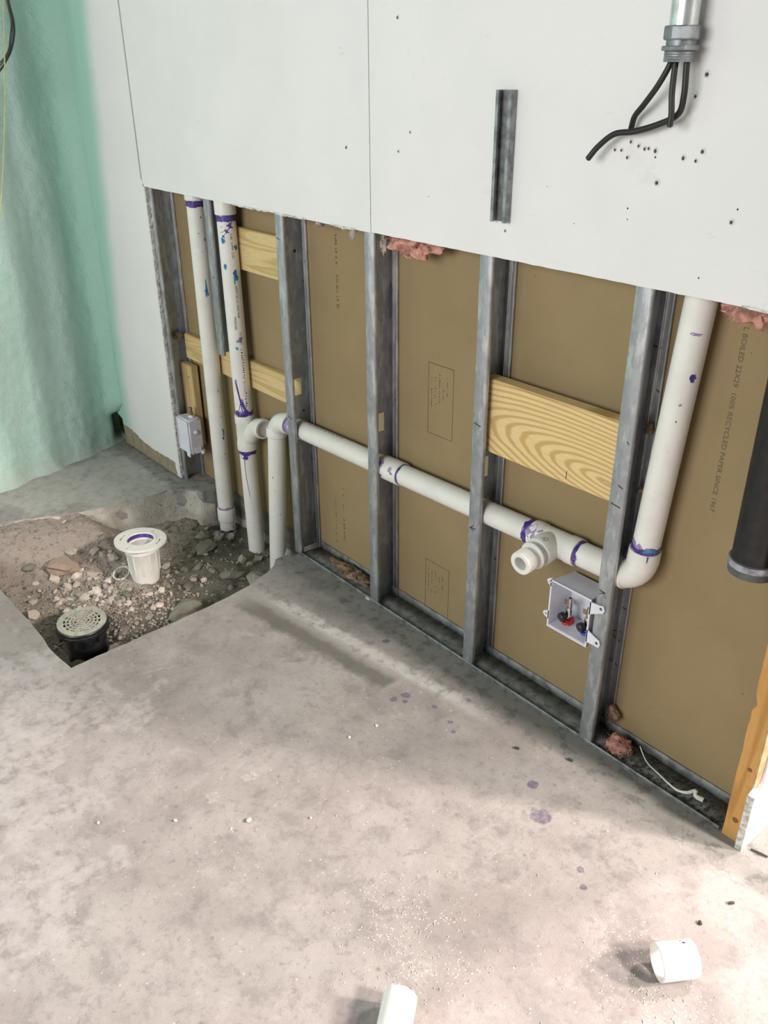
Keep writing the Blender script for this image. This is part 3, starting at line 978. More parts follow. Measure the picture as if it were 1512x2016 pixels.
# seam of tape between the sheets and old screw holes
hole_m = MB().lathe([(0.0, 0.0003), (0.42, 0.0004), (0.5, 0.0009)], (0, 0, 0), (0, -1, 0), 12)
hm = hole_m.build('screw_hole', M['hole'], None, 40)
rim_m = MB().lathe([(0.5, 0.0002), (0.55, 0.0018), (0.8, 0.0014), (1.0, 0.0001)], (0, 0, 0), (0, -1, 0), 14)
rmm = rim_m.build('paper_burr', M['drywall'], None, 40)
hm_d, rm_d = hm.data, rmm.data
bpy.data.objects.remove(hm)
bpy.data.objects.remove(rmm)
hr = random.Random(4)
for (x, z, r) in ((1.311, 1.466, 5.5), (1.296, 1.434, 4), (1.150, 1.345, 3.2), (1.164, 1.345, 3.2), (1.182, 1.360, 3.5), (1.199, 1.354, 3.5), (1.212, 1.350, 3.5), (1.220, 1.351, 3.2), (1.234, 1.348, 4.6), (1.235, 1.338, 2.8), (1.290, 1.340, 4.5), (1.314, 1.337, 3.5), (1.324, 1.352, 4.8), (1.245, 1.297, 5.5), (1.191, 1.249, 2.6), (1.193, 1.230, 2.0), (1.403, 1.269, 2.8), (1.396, 1.248, 4.5), (0.897, 1.174, 3.4), (1.353, 1.150, 2.5), (0.557, 1.308, 3.5), (0.597, 1.350, 3.0), (1.178, 1.334, 3.6), (0.363, 1.306, 5.0), (0.554, 1.574, 4.5), (1.073, 1.209, 1.6), (-0.35, 1.34, 1.6), (0.35, 1.52, 1.5), (1.0, 1.27, 1.5), (0.66, 1.22, 1.5)):
    for nm, me, k in (('screw_hole', hm_d, 0.0010), ('paper_burr', rm_d, 0.0012)):
        if nm == 'paper_burr' and r < 3:
            continue
        o = bpy.data.objects.new(nm, me)
        COL.objects.link(o)
        o.parent = wb
        o.location = (x, -0.0161, z)
        o.scale = (r * k, 1 if nm == 'screw_hole' else 1, r * k * hr.uniform(1.0, 1.4))
        o.rotation_euler = (0, hr.uniform(-0.5, 0.5), 0)

# stamped mill print on the kraft paper
kf = lambda x0, z0, sx=1.0: (lambda u, v: (x0 + v * sx, D - 0.0003, z0 - u))
lettering('L BOILED 22X29  100% RECYCLED PAPER SINCE 1967', 0.0145, (lambda u, v: (1.400 + v, D - 0.0003, 1.056 - u * 1.12)), M['ink_kraft'], wb, 'mill_print')


def dashes(x0, z0, z1, w, seed, parent, mat, fill=0.72, step=0.0075):
    """rows of short unreadable print strokes"""
    m = MB()
    r_ = random.Random(seed)
    z = z0
    while z > z1:
        if r_.random() < fill:
            a = r_.uniform(0.45, 0.8) * step
            k = r_.choice((0, 1, 2))
            for q in range(k + 1):
                xx = x0 + w * (q / 3 + r_.uniform(0, 0.1))
                m.add([(xx, D - 0.0003, z), (xx + w * 0.22, D - 0.0003, z), (xx + w * 0.22, D - 0.0003, z - a), (xx, D - 0.0003, z - a)], [(0, 1, 2, 3)])
            if r_.random() < 0.6:
                m.add([(x0, D - 0.0003, z), (x0 + w, D - 0.0003, z), (x0 + w, D - 0.0003, z - 0.0014), (x0, D - 0.0003, z - 0.0014)], [(0, 1, 2, 3)])
        z -= step
    return m.build('mill_print', mat, parent, 0)


dashes(0.168, 1.065, 0.86, 0.011, 3, wb, M['ink_kraft'])
dashes(0.125, 0.27, 0.06, 0.004, 5, wb, M['ink_kraft'], 0.6)
dashes(0.165, 0.29, 0.08, 0.009, 6, wb, M['ink_kraft'], 0.6)
for (x0, x1, z0, z1, sd) in ((0.561, 0.657, 0.791, 0.592, 1), (0.563, 0.663, 0.192, 0.02, 2)):
    m = MB()
    for (a, b, c, d) in ((x0, x1, z0, z0 - 0.002), (x0, x0 + 0.0018, z0, z1), (x1 - 0.0018, x1, z0, z1), (x0, x1, z1 + 0.0016, z1)):
        m.add([(a, D - 0.0003, c), (b, D - 0.0003, c), (b, D - 0.0003, d), (a, D - 0.0003, d)], [(0, 1, 2, 3)])
    m.build('stamp_frame', M['ink_kraft'], wb, 0)
    for q in range(5):
        dashes(x0 + 0.012 + q * 0.015, z0 - 0.025 - 0.01 * (q % 2), z0 - 0.125 + 0.01 * q, 0.0035, 20 + q + sd * 7, wb, M['ink_kraft'], 0.6, 0.005)

# ---------------- wall_left: mint spray foam
wl = struct('wall_left')


def foam_x(y, z):
    yy = -y
    x = -1.335 + 0.29 * max(0, min(yy, 0.65) - 0.03) + 0.009 * sin(yy * 36 + 0.5 * sin(z * 2.2) + 0.4) * min(1, yy * 8)
    x += 0.035 * min(1, z / 1.7) * math.exp(-yy / 0.12)            # fuller corner fillet higher up
    x += 0.07 * math.exp(-((yy - 0.012) / 0.035) ** 2) * max(0, min(1, (z - 0.13) / 0.06))
    x -= 0.085 * math.exp(-((yy - 0.004) / 0.030) ** 2) * max(0, min(1, (0.140 - z) / 0.018)) * min(1, max(0.0, z - 0.006) / 0.02)
    x += 0.012 * fbm(y * 4, z * 1.4, 2.2) + 0.0035 * fbm(y * 30, z * 24, 5) + 0.0028 * fbm((y + z * 0.6) * 22, (z - y * 0.6) * 9, 8) * max(0.25, 1 - z)
    x += 0.030 * math.exp(-z / 0.03) * min(1, yy * 9)              # toe of foam on the floor
    return x


ys = [0.012 - 0.0075 * i for i in range(int(0.80 / 0.0075))]
zs = [0.0 + 0.0105 * j for j in range(int(1.95 / 0.0105))]
V = [(foam_x(y, z), y, z) for z in zs for y in ys]
ny = len(ys)
Fs = [(j * ny + i, j * ny + i + 1, (j + 1) * ny + i + 1, (j + 1) * ny + i) for j in range(len(zs) - 1) for i in range(ny - 1)]
MB().add(V, Fs).build('spray_foam', M['foam'], wl, 80)
# further, unseen reach of that wall
ye, ze = ys[-1], zs[-1]
ys2 = [ye - 0.12 * i for i in range(30)]
zs2 = [0.0 + 0.12 * j for j in range(25)]
V = [(foam_x(y, z), y, z) for z in zs2 for y in ys2]
Fs = [(j * 30 + i, j * 30 + i + 1, (j + 1) * 30 + i + 1, (j + 1) * 30 + i) for j in range(24) for i in range(29)]
MB().add(V, Fs).build('spray_foam', M['foam'], wl, 80)
ys3 = [0.012 - 0.06 * i for i in range(14)]
zs3 = [ze + 0.06 * j for j in range(17)]
V = [(foam_x(y, z), y, z) for z in zs3 for y in ys3]
Fs = [(j * 14 + i, j * 14 + i + 1, (j + 1) * 14 + i + 1, (j + 1) * 14 + i) for j in range(16) for i in range(13)]
MB().add(V, Fs).build('spray_foam', M['foam'], wl, 80)
MB().box(-1.62, -1.50, -4.2, 0.12, 0, TOP).build('sheathing', M['kraft'], wl, 0)

# ---------------- wall_right: end of the opened wall, drywall over the return
wr = struct('wall_right')
oe = [(-0.016, 0.0)] + [(-0.016 + 0.0015 * fbm(z * 60, 3), z) for z in (0.02, 0.05, 0.08, 0.11, 0.14)] + [(-0.015, 0.152), (0.004, 0.160), (0.010, 0.175), (0.013, 0.25), (0.018, 0.33), (0.012, 0.42), (0.014, 0.6), (0.010, 0.9), (0.0, HO - 0.01), (0.0, TOP), (0.102, TOP), (0.102, 0.0)]
MB().plate(oe, [], lambda u, v, w: (1.6465 + w, u, v), 0.0145).build('drywall_sheet', M['drywall'], wr, 0)
V = []
for i in range(10):
    k = i / 9
    z = 0.002 + 0.148 * k
    V += [(1.6462, -0.0165, z), (1.6535, -0.0172 - 0.001 * fbm(z * 70, 4), z + 0.002 * fbm(k * 9, 1)), (1.6612, -0.0165, z)]
MB().add(V, [(3 * i + k, 3 * i + k + 1, 3 * i + k + 4, 3 * i + k + 3) for i in range(9) for k in range(2)]).build('gypsum_edge', M['gypsum'], wr, 0)
V = []
for i in range(16):
    k = i / 15
    z = 0.165 + 0.62 * k
    w_ = 0.004 + 0.010 * abs(fbm(k * 7, 3)) + 0.004
    V += [(1.6455, -0.001, z), (1.6455 + 0.004, -0.003 - 0.003 * fbm(k * 6, 8), z), (1.6465 + w_, 0.010 + 0.004 * fbm(k * 9, 2), z + 0.004)]
MB().add(V, [(3 * i + k, 3 * i + k + 1, 3 * i + k + 4, 3 * i + k + 3) for i in range(15) for k in range(2)]).build('torn_paper', M['torn'], wr, 0)

# ================================================================== FRAMING
g_st = 'galvanised studs of the opened wall'


def circ(cx, cz, r, n=20):
    return [(cx + r * cos(2 * pi * k / n), cz + r * sin(2 * pi * k / n)) for k in range(n)]


def metal_stud(x, z0, label, holes, knock=True, marks=(), bolts=()):
    t = thing('metal_stud', label, 'stud', (x, 0.0, z0), g_st)
    z1 = TOP - 0.1
    hl = [h for h in holes]
    if knock:
        hl.append([(0.030, 0.557), (0.060, 0.557), (0.060, 0.612), (0.030, 0.612)])
    MB().plate([(0.0008, z0), (D - 0.001, z0), (D - 0.001, z1), (0.0008, z1)], hl, lambda u, v, w: (x + w, u, v), 0.001).build('web', M['galv'], t, 0)

    def strip(prof, name):
        m = MB()
        V, Fs = [], []
        nzz = 2
        for z in (z0, z1):
            V += [(x + a, b, z) for a, b in prof]
        k = len(prof)
        for i in range(k - 1):
            Fs.append((i, i + 1, k + i + 1, k + i))
        o = m.add(V, Fs).build(name, M['galv'], t, 30)
        md = o.modifiers.new('thickness', 'SOLIDIFY')
        md.thickness = 0.0009
        md.offset = 0
        return o
    strip([(0.0005, 0.0), (0.034, 0.0), (0.036, 0.002), (0.036, 0.010), (0.0345, 0.0105)], 'flange')
    strip([(0.0005, D - 0.001), (0.012, D - 0.001), (0.0135, D - 0.0045), (0.0165, D - 0.0045), (0.018, D - 0.001), (0.0345, D - 0.001), (0.036, D - 0.003), (0.036, D - 0.010)], 'flange')
    for (dx, z, w_, dz, fl_) in marks:
        yb = -0.0012 if fl_ else D - 0.0018
        m = MB()
        m.add([(x + dx - w_, yb, z + dz - 0.0012), (x + dx + w_, yb, z - dz - 0.0012), (x + dx + w_, yb, z - dz + 0.0012), (x + dx - w_, yb, z + dz + 0.0012)], [(0, 1, 2, 3)])
        m.build('marker_line', M['ink'], t, 0)
    for (yy, z, r) in bolts:
        MB().lathe([(0, 0.003), (r * 0.7, 0.0025), (r, 0.0)], (x + 0.001, yy, z), (1, 0, 0), 10).build('screw', M['dark'], t, 40)
    return t


def pz(x):                                     # height of the sloped drain line at x
    return 0.4415 + 0.0275 * x


ph = lambda x, r=0.036: circ(0.046, pz(x), r)
metal_stud(-0.803, 0.0, 'galvanised stud at the chewed drywall edge, farthest left in the opening', [], False)
metal_stud(-S, 0.607, 'short galvanised stud cut off above the lower pine blocking between two white pipes', [], False, [(0.022, 0.87, 0.006, 0.002, 1)])
metal_stud(0.0, 0.004, 'galvanised stud just right of the white elbow at the trench edge', [ph(0.0)], True,
           [(0.012, 1.044, 0.008, 0.002, 1), (0.016, 0.497, 0.010, 0.004, 1), (0.030, 1.03, 0.004, 0, 0), (0.02, 0.97, 0.006, 0.001, 0), (0.010, 0.91, 0.008, 0.001, 0), (0.024, 0.52, 0.006, 0.001, 0), (0.020, 0.33, 0.006, 0.002, 0), (0.022, 0.22, 0.006, 0.002, 0)], [(0.062, 1.0, 0.005), (0.064, 0.50, 0.004)])
metal_stud(S, 0.004, 'galvanised stud below the seam of the white drywall sheets', [ph(S)], True, [(0.016, 0.65, 0.006, 0.001, 0), (0.026, 0.648, 0.005, 0.001, 0)])
metal_stud(2 * S, 0.004, 'galvanised stud at the left end of the big pine board', [ph(2 * S)], True,
           [(0.016, 0.715, 0.011, 0.002, 1), (0.016, 0.432, 0.010, 0.000, 1), (0.012, 0.436, 0.006, -0.005, 1), (0.012, 0.428, 0.006, 0.004, 1), (0.018, 0.31, 0.008, -0.001, 0)])
metal_stud(3 * S, 0.004, 'galvanised stud at the right end of the big pine board', [ph(3 * S)], False,
           [(0.028, 0.80, 0.003, 0.003, 1), (0.024, 0.70, 0.006, 0.002, 1), (0.018, 0.655, 0.012, 0.002, 1), (0.012, 0.432, 0.006, -0.004, 1), (0.014, 0.437, 0.009, 0.001, 1), (0.020, 0.43, 0.004, 0.006, 1),
            (0.010, 0.98, 0.010, 0.000, 0), (0.028, 0.89, 0.006, 0.003, 0), (0.026, 0.67, 0.007, 0.003, 0), (0.024, 0.55, 0.008, 0.003, 0), (0.020, 0.36, 0.007, 0.002, 0), (0.012, 0.29, 0.012, -0.003, 0), (0.012, 0.27, 0.012, 0.004, 0), (0.014, 0.20, 0.012, 0.004, 0)])

tk = thing('floor_track', 'galvanised floor track holding the stud feet along the concrete floor', 'track', (0.8, 0.043, 0.0))


def trk(pts, name):
    V = []
    xs_ = [0.03 + 1.57 * i / 24 for i in range(25)]
    k = len(pts)
    Fs = []
    for i, x in enumerate(xs_):
        V += [(x, y + 0.0012 * fbm(x * 6, 2) * (1 if z > 0.01 else 0), z + 0.0008 * fbm(x * 9, 4) * (1 if z > 0.01 else 0)) for y, z in pts]
    for i in range(24):
        for j in range(k - 1):
            Fs.append((i * k + j, i * k + j + 1, (i + 1) * k + j + 1, (i + 1) * k + j))
    o = MB().add(V, Fs).build(name, M['track'], tk, 20)
    md = o.modifiers.new('thickness', 'SOLIDIFY')
    md.thickness = 0.001


trk([(-0.0015, 0.0135), (-0.0018, 0.0025)], 'front_lip')
trk([(-0.0018, 0.0022), (D - 0.003, 0.0022)], 'base_web')
trk([(D - 0.003, 0.0025), (D - 0.0025, 0.028)], 'rear_lip')


def board(name, x0, x1, y0, y1, z0, z1, mat, label, cat, bev=0.0025):
    bm = bmesh.new()
    bmesh.ops.create_cube(bm, size=1)
    for v in bm.verts:
        v.co = Vector((x0 + (v.co.x + 0.5) * (x1 - x0), y0 + (v.co.y + 0.5) * (y1 - y0), z0 + (v.co.z + 0.5) * (z1 - z0)))
    bmesh.ops.bevel(bm, geom=bm.edges[:], offset=bev, segments=2, affect='EDGES')
    m = MB()
    bm.verts.index_update()
    m.add([v.co.copy() for v in bm.verts], [tuple(v.index for v in f.verts) for f in bm.faces])
    bm.free()
    return tag(m.build(name, M[mat], None, 50), label, cat)


big = board('blocking_board', 0.8165, 1.2155, 0.024, 0.062, 0.643, 0.828, 'board', 'wide pine board with bold arched grain fixed between two metal studs', 'board')
MB().box(1.084, 1.0856, 0.0235, 0.0238, 0.655, 0.675).build('marker_line', M['ink'], None, 0)
mk = bpy.data.objects['marker_line.%03d' % 0] if False else [o for o in bpy.data.objects if o.name.startswith('marker_line') and o.parent is None][0]
mk.data.transform(Matrix.Translation(-big.location))
mk.parent = big
board('blocking_board', -0.372, -0.001, 0.062, 0.0855, 0.898, 1.030, 'wood_l', 'upper short pine blocking board behind the lettered white pipe', 'board')
board('blocking_board', -0.766, -0.0008, 0.062, 0.0855, 0.498, 0.593, 'wood_l', 'long pine blocking board running behind the two tall white pipes', 'board')
board('nailer', -0.799, -0.710, 0.047, 0.0755, 0.15, 0.478, 'wood_v', 'upright pine nailer behind the closed white outlet box', 'board')

# wooden end stud with a nibbled left arris
zs = [0.0 + 0.02 * i for i in range(56)]
m = MB()
V, Fs = [], []
for z in zs:
    n_ = 0.004 * max(0, fbm(z * 14, 3)) + (0.010 * math.exp(-((z - 0.365) / 0.012) ** 2))
    V += [(1.6075 + n_, 0.0, z), (1.6455, 0.0, z), (1.6455, 0.083, z), (1.6075, 0.083, z)]
for i in range(len(zs) - 1):
    for k in range(4):
        k2 = (k + 1) % 4
        Fs.append((4 * i + k, 4 * i + k2, 4 * i + 4 + k2, 4 * i + 4 + k))
Fs += [(3, 2, 1, 0), tuple(4 * (len(zs) - 1) + k for k in range(4))]
tag(m.add(V, Fs).build('wood_stud', M['wood_o'], None, 40), 'orange pine stud closing the right end of the opened wall', 'stud')

# ================================================================== PIPES
# ---- left riser with coupling
A = Pipe((-0.521, 0.031, -0.155), (-0.513, 0.031, 1.45), R, 1.0)
ta = thing('riser_pipe', 'leftmost tall white riser pipe with a low coupling and blue smears', 'pipe', (-0.521, 0.031, -0.155))
pa = A.mesh().build('pipe', M['pvc'], ta)
hub(A.a + A.d * 0.062, A.d, R, 0.052, 0.0045).build('coupling', M['pvc'], ta)
Pipe(A.a + A.d * 0.0, A.a + A.d * 0.012, R + 0.0012).mesh().build('test_cap', M['adapter'], ta)
A.band(0.016, 0.022, 0.003, 2).build('primer_ring', M['primer'], pa, 60)
A.band(0.114, 0.122, 0.004, 3).build('primer_ring', M['primer_pale'], pa, 60)
A.blob(-0.35, 0.112, 0.006, 0.012, 4).build('primer_ring', M['primer_pale'], pa, 60)
hub(A.a + A.d * 1.252, A.d, R, 0.06, 0.004).build('coupling', M['pvc'], ta)
A.band(1.232, 1.252, 0.004, 6).build('primer_ring', M['primer'], pa, 60)
m = A.blob(0.35, 0.955, 0.0065, 0.016, 7, None, 0.0006, 18)
A.drip([(0.36, 0.96), (0.33, 1.0)], [0.004, 0.001], m)
A.blob(1.25, 1.0, 0.008, 0.014, 9, m)
A.blob(0.7, 0.435, 0.004, 0.012, 19, m)
A.blob(0.62, 0.415, 0.003, 0.006, 3.3, m)
m.build('cement_smear', M['cement'], pa, 60)['kind'] = 'stuff'
m = MB()
for (th, q, a_, b_) in ((0.5, 0.60, 0.0018, 0.004), (0.7, 0.535, 0.0012, 0.002), (0.66, 0.50, 0.0012, 0.003), (0.6, 0.45, 0.002, 0.003), (-0.5, 0.99, 0.0013, 0.0013), (0.3, 1.09, 0.003, 0.0012), (0.5, 1.2, 0.002, 0.003), (0.1, 1.15, 0.0015, 0.002), (0.75, 1.13, 0.002, 0.006), (0.65, 0.35, 0.002, 0.002), (0.7, 0.33, 0.0015, 0.002)):
    A.blob(th, q, a_, b_, q * 9, m)
m.build('marker_speck', M['ink'], pa, 60)
m = MB()
for q in (0.032, 0.040, 0.048, 0.070, 0.078, 0.086, 0.096):
    A.blob(0.85, q, 0.0016, 0.0028, q * 60, m, 0.006 if q > 0.06 else 0.0006)
m.build('pipe_print', M['ink'], pa, 60)

# ---- lettered riser with a sanitary wye
B = Pipe((-0.312, 0.031, -0.168), (-0.330, 0.031, 1.45), R, 1.0)
tb = thing('riser_pipe', 'tall white riser with black lettering, purple drips and a wye fitting', 'pipe', (-0.312, 0.031, -0.168))
pb = B.mesh().build('pipe', M['pvc'], tb)
qb = lambda z: (z + 0.012 - B.a.z) / B.d.z
q0, q1 = qb(0.262), qb(0.392)
m = MB()
c0 = B.a + B.d * q0
m.lathe([(R - 0.003, 0), (R + 0.004, 0), (R + 0.0045, 0.002), (R + 0.0045, 0.028), (R + 0.0028, 0.031), (R + 0.0026, q1 - q0 - 0.033), (R + 0.0045, q1 - q0 - 0.03), (R + 0.0045, q1 - q0 - 0.002), (R + 0.004, q1 - q0), (R - 0.003, q1 - q0)], c0, B.d, 36)
wy = m.build('wye_body', M['pvc'], tb)
br = Vector((0.80, 0.12, 0.58)).normalized()
pth = [B.a + B.d * qb(0.295) + Vector((0.005, 0, 0)), B.a + B.d * qb(0.318) + Vector((0.028, 0.003, 0)), B.a + B.d * qb(0.347) + Vector((0.050, 0.006, 0.0)), B.a + B.d * qb(0.362) + Vector((0.074, 0.008, 0.0)), B.a + B.d * qb(0.366) + Vector((0.098, 0.008, 0.0))]
MB().tube(pth, [0.024, 0.028, 0.0300, 0.0325, 0.0330], 28, True).build('wye_branch', M['pvc'], tb, 50)
ec = pth[-1]
MB().lathe([(0.029, 0), (0.0348, 0), (0.0352, 0.002), (0.0352, 0.016), (0.0345, 0.018), (0.029, 0.018)], ec - Vector((0.004, 0, 0)), (1, 0, 0.03), 30, True).build('branch_socket', M['pvc'], tb)
B.band(q1 + 0.0005, q1 + 0.018, 0.008, 3).build('primer_ring', M['primer'], pb, 60)
m = B.band(q0 - 0.015, q0, 0.004, 6)
B.blob(-0.35, q0 - 0.014, 0.022, 0.015, 6.2, m)
B.drip([(-0.42, q0 - 0.012), (-0.46, q0 - 0.06), (-0.40, q0 - 0.11), (-0.22, q0 - 0.16), (-0.2, q0 - 0.18)], [0.002, 0.0012, 0.001, 0.0009, 0.0005], m)
m.build('primer_ring', M['primer'], pb, 60)
B.band(0.018, 0.026, 0.006, 8).build('primer_ring', M['primer'], pb, 60)
Pipe(B.a, B.a + B.d * 0.012, R + 0.001).mesh().build('test_cap', M['adapter'], tb)
# primer runs above the wye
m = MB()
B.drip([(-0.62, qb(0.515)), (-0.45, qb(0.485)), (-0.28, qb(0.455)), (-0.12, qb(0.445)), (0.22, qb(0.415)), (0.36, qb(0.385 + 0.018)), (0.30, qb(0.395)), (0.1, qb(0.405))], [0.0035, 0.003, 0.003, 0.006, 0.0045, 0.006, 0.005, 0.003], m)
B.drip([(-0.62, qb(0.515)), (-0.35, qb(0.47)), (-0.22, qb(0.44)), (-0.15, qb(0.41)), (-0.08, qb(0.395))], [0.0018, 0.0016, 0.0018, 0.0016, 0.0016], m)
B.drip([(-0.25, qb(0.445)), (-0.45, qb(0.425)), (-0.6, qb(0.41))], [0.0016, 0.001, 0.001], m)
B.drip([(0.30, qb(0.405)), (0.5, qb(0.398)), (0.8, qb(0.394))], [0.002, 0.0012, 0.0012], m)
m.build('primer_run', M['primer'], pb, 60)
m = B.blob(-0.60, qb(0.52), 0.006, 0.008, 2.2)
B.blob(-0.12, qb(0.448), 0.006, 0.010, 4.4, m)
B.blob(-0.45, qb(0.402), 0.011, 0.009, 5.4, m)
B.blob(0.35, qb(0.665), 0.009, 0.009, 6.1, m)
B.blob(0.05, qb(0.66), 0.006, 0.005, 7.1, m)
m.build('primer_smear', M['primer_pale'], pb, 60)
# top coupling with purple primer and its diagonal runs
hub(B.a + B.d * qb(1.060), B.d, R, 0.06, 0.004).build('coupling', M['pvc'], tb)
m = B.band(qb(1.040), qb(1.060), 0.005, 12)
B.drip([(0.75, qb(1.048)), (0.4, qb(1.025)), (0.0, qb(1.012)), (-0.45, qb(0.995))], [0.010, 0.010, 0.008, 0.006], m)
B.drip([(0.5, qb(1.035)), (0.1, qb(1.029)), (-0.6, qb(1.025))], [0.005, 0.0025, 0.0018], m)
B.drip([(0.3, qb(1.025)), (-0.3, qb(1.012)), (-0.7, qb(1.008))], [0.002, 0.001, 0.001], m)
m.build('primer_run', M['primer'], pb, 60)
m = B.blob(-0.50, qb(0.985), 0.006, 0.010, 3.1)
B.blob(0.95, qb(0.96), 0.007, 0.010, 3.7, m)
B.blob(-0.55, qb(0.905), 0.006, 0.009, 5.9, m)
B.blob(0.52, qb(0.875), 0.009, 0.014, 8.4, m)
B.drip([(0.40, qb(0.87)), (0.33, qb(0.845))], [0.004, 0.001], m)
B.blob(-0.1, qb(0.635), 0.005, 0.005, 9.2, m)
m.build('cement_smear', M['cement'], pb, 60)
pf = lambda th, z, dr=0.0009: (lambda u, v: B.at(th + v / R, qb(z) - u, dr))
lettering('U-BL  U-PW  2 IN', 0.010, pf(0.30, 1.005), M['ink'], pb, 'pipe_print')
lettering('ASTM 181-12  NOT FOR', 0.010, pf(0.32, 0.842), M['ink'], pb, 'pipe_print')
lettering('PRESSURE', 0.010, pf(-0.10, 0.742), M['ink'], pb, 'pipe_print')
lettering('CF 119-77', 0.010, pf(0.34, 0.690), M['ink'], pb, 'pipe_print')
m = MB()
pr = random.Random(2)
zz = 0.63
while zz > 0.41:
    for k in range(pr.choice((1, 2))):
        B.blob(0.40 + pr.uniform(-0.08, 0.08), qb(zz), pr.uniform(0.0012, 0.003), pr.uniform(0.0012, 0.0028), zz * 50, m)
    zz -= pr.uniform(0.006, 0.011)
m.build('pipe_print', M['ink'], pb, 60)
m = MB()
for i in range(7):
    q = qb(0.325) - i * 0.0062
    W = Pipe(B.a, B.b, R + 0.003, 1.0)
    W.drip([(0.55, q), (0.55 + 0.006 / R, q)], 0.0016, m)
m.build('label_bars', M['ink'], wy, 60)

# ---- the sloped drain line: floor pipe, elbow, level run, tee, elbow, riser
tl = thing('drain_line', 'white drain line running level through the studs to a riser on the right', 'pipe', (-0.14, 0.02, -0.14))
# short standing leg and its elbow
xc = -0.136
C = Pipe((-0.140, 0.012, -0.145), (xc, 0.043, 0.395), R, 0.95)
pc = C.mesh().build('pipe', M['pvc'], tl)
m = MB()
for (th, q, a_, b_) in ((0.35, 0.24, 0.0015, 0.003), (-0.2, 0.33, 0.0008, 0.002), (0.1, 0.37, 0.0008, 0.001), (-0.45, 0.38, 0.0015, 0.004), (0.3, 0.17, 0.001, 0.0012), (0.55, 0.22, 0.001, 0.0012), (0.0, 0.29, 0.001, 0.001)):
    C.blob(th, q, a_, b_, q * 33, m)
m.build('marker_speck', M['ink'], pc, 60)
H0 = Vector((-0.075, 0.046, pz(-0.075)))
Hd = Vector((1, 0, 0.0275)).normalized()
hub(C.b - C.d * 0.020, C.d, R, 0.034, 0.0045).build('elbow_socket', M['pvc'], tl)
ec = Vector((xc + 0.055, 0.046, pz(xc) - 0.058))
MB().tube(arc_path(ec, (-1, 0, 0), (0, 0, 1), 0.056, -0.12, pi / 2 + 0.1, 16), R + 0.0035, 32).build('elbow', M['pvc'], tl, 60)
hub(Vector((-0.083, 0.046, pz(-0.083))), Hd, R, 0.030, 0.0045).build('elbow_socket', M['pvc'], tl)
x1 = 0.446
Hp = Pipe(H0, (x1, 0.046, pz(x1)), R, 0.6)
hp = Hp.mesh().build('pipe', M['pvc'], tl)
m = Hp.band(0.022, 0.028, 0.002, 5)
m.build('primer_ring', M['primer'], hp, 60)
Hp.band(0.028, 0.045, 0.008, 9, -1.8, 1.0).build('primer_smear', M['primer_pale'], hp, 60)
m = MB()
for i in range(9):
    Hp.drip([(0.95 + 0.05 * (i % 2), 0.13 + i * 0.020), (0.98 + 0.05 * (i % 2), 0.142 + i * 0.020)], 0.0012, m)
m.build('pipe_print', M['ink'], hp, 60)
# repair coupling between the second and third stud
cx0, cx1 = 0.424, 0.506
hub((cx0, 0.046, pz(cx0)), Hd, R, cx1 - cx0, 0.0042).build('coupling', M['pvc'], tl)
K = Pipe((cx0, 0.046, pz(cx0)), (cx1, 0.046, pz(cx1)), R + 0.0042, 0.6)
H2 = Pipe((0.47, 0.046, pz(0.47)), (1.0, 0.046, pz(1.0)), R, 0.6)
h2 = H2.mesh().build('pipe', M['pvc'], tl)
H2.band(cx1 - 0.47, cx1 - 0.47 + 0.006, 0.002, 3).build('primer_ring', M['primer'], h2, 60)
cp_ = [o for o in bpy.data.objects if o.name.startswith('coupling') and o.parent is tl][0]
m = K.blob(0.1, 0.018, 0.013, 0.008, 4.1)
K.blob(-0.6, 0.012, 0.010, 0.006, 5.1, m)
K.blob(-0.95, 0.02, 0.006, 0.007, 6.1, m)
K.blob(-0.05, 0.058, 0.008, 0.009, 7.7, m)
K.blob(-0.35, 0.066, 0.005, 0.006, 8.7, m)
m.build('primer_smear', M['primer_pale'], cp_, 60)['kind'] = 'stuff'
# tee with a reducing adapter that points into the room
tx0, tx1 = 0.992, 1.128
tee = MB()
tee.lathe([(R - 0.003, 0), (R + 0.004, 0), (R + 0.0045, 0.002), (R + 0.0045, 0.026), (R + 0.0028, 0.029), (R + 0.0028, 0.105), (R + 0.0045, 0.108), (R + 0.0045, 0.134), (R + 0.004, 0.136), (R - 0.003, 0.136)], (tx0, 0.046, pz(tx0)), Hd, 36)
tm = tee.build('tee_body', M['pvc'], tl)
tcx = 1.052
tc = Vector((tcx, 0.046, pz(tcx)))
bd = Vector((0.02, -1, -0.10)).normalized()
MB().lathe([(0.030, 0.0), (0.034, 0.018), (0.0365, 0.030), (0.0365, 0.058), (0.0355, 0.060), (0.026, 0.060)], tc, bd, 36).build('tee_branch', M['pvc'], tl)
ad = MB()
ad.lathe([(0.030, 0.052), (0.0335, 0.053), (0.0335, 0.0575), (0.0325, 0.059), (0.0265, 0.060), (0.0265, 0.073), (0.0335, 0.0735), (0.0345, 0.075), (0.0345, 0.0785), (0.0335, 0.080), (0.0245, 0.0805), (0.0240, 0.092), (0.0262, 0.094), (0.0285, 0.095), (0.0285, 0.122), (0.0275, 0.1235), (0.0180, 0.1235), (0.0165, 0.122), (0.0165, 0.06), (0.0, 0.06)], tc, bd, 40)
ad.build('trap_adapter', M['adapter'], tl)
thread = MB()
for k in range(7):
    thread.lathe([(0.0283, 0), (0.0293, 0.0012), (0.0283, 0.0024)], tc + bd * (0.0965 + k * 0.0036), bd, 32)
thread.build('thread', M['adapter'], tl)
T = Pipe((tx0, 0.046, pz(tx0)), (tx1, 0.046, pz(tx1)), R + 0.0045, 0.6)
tq = 1.0 - 0.47
H2b = Pipe((0.47, 0.046, pz(0.47)), (1.0, 0.046, pz(1.0)), R, 0.6)
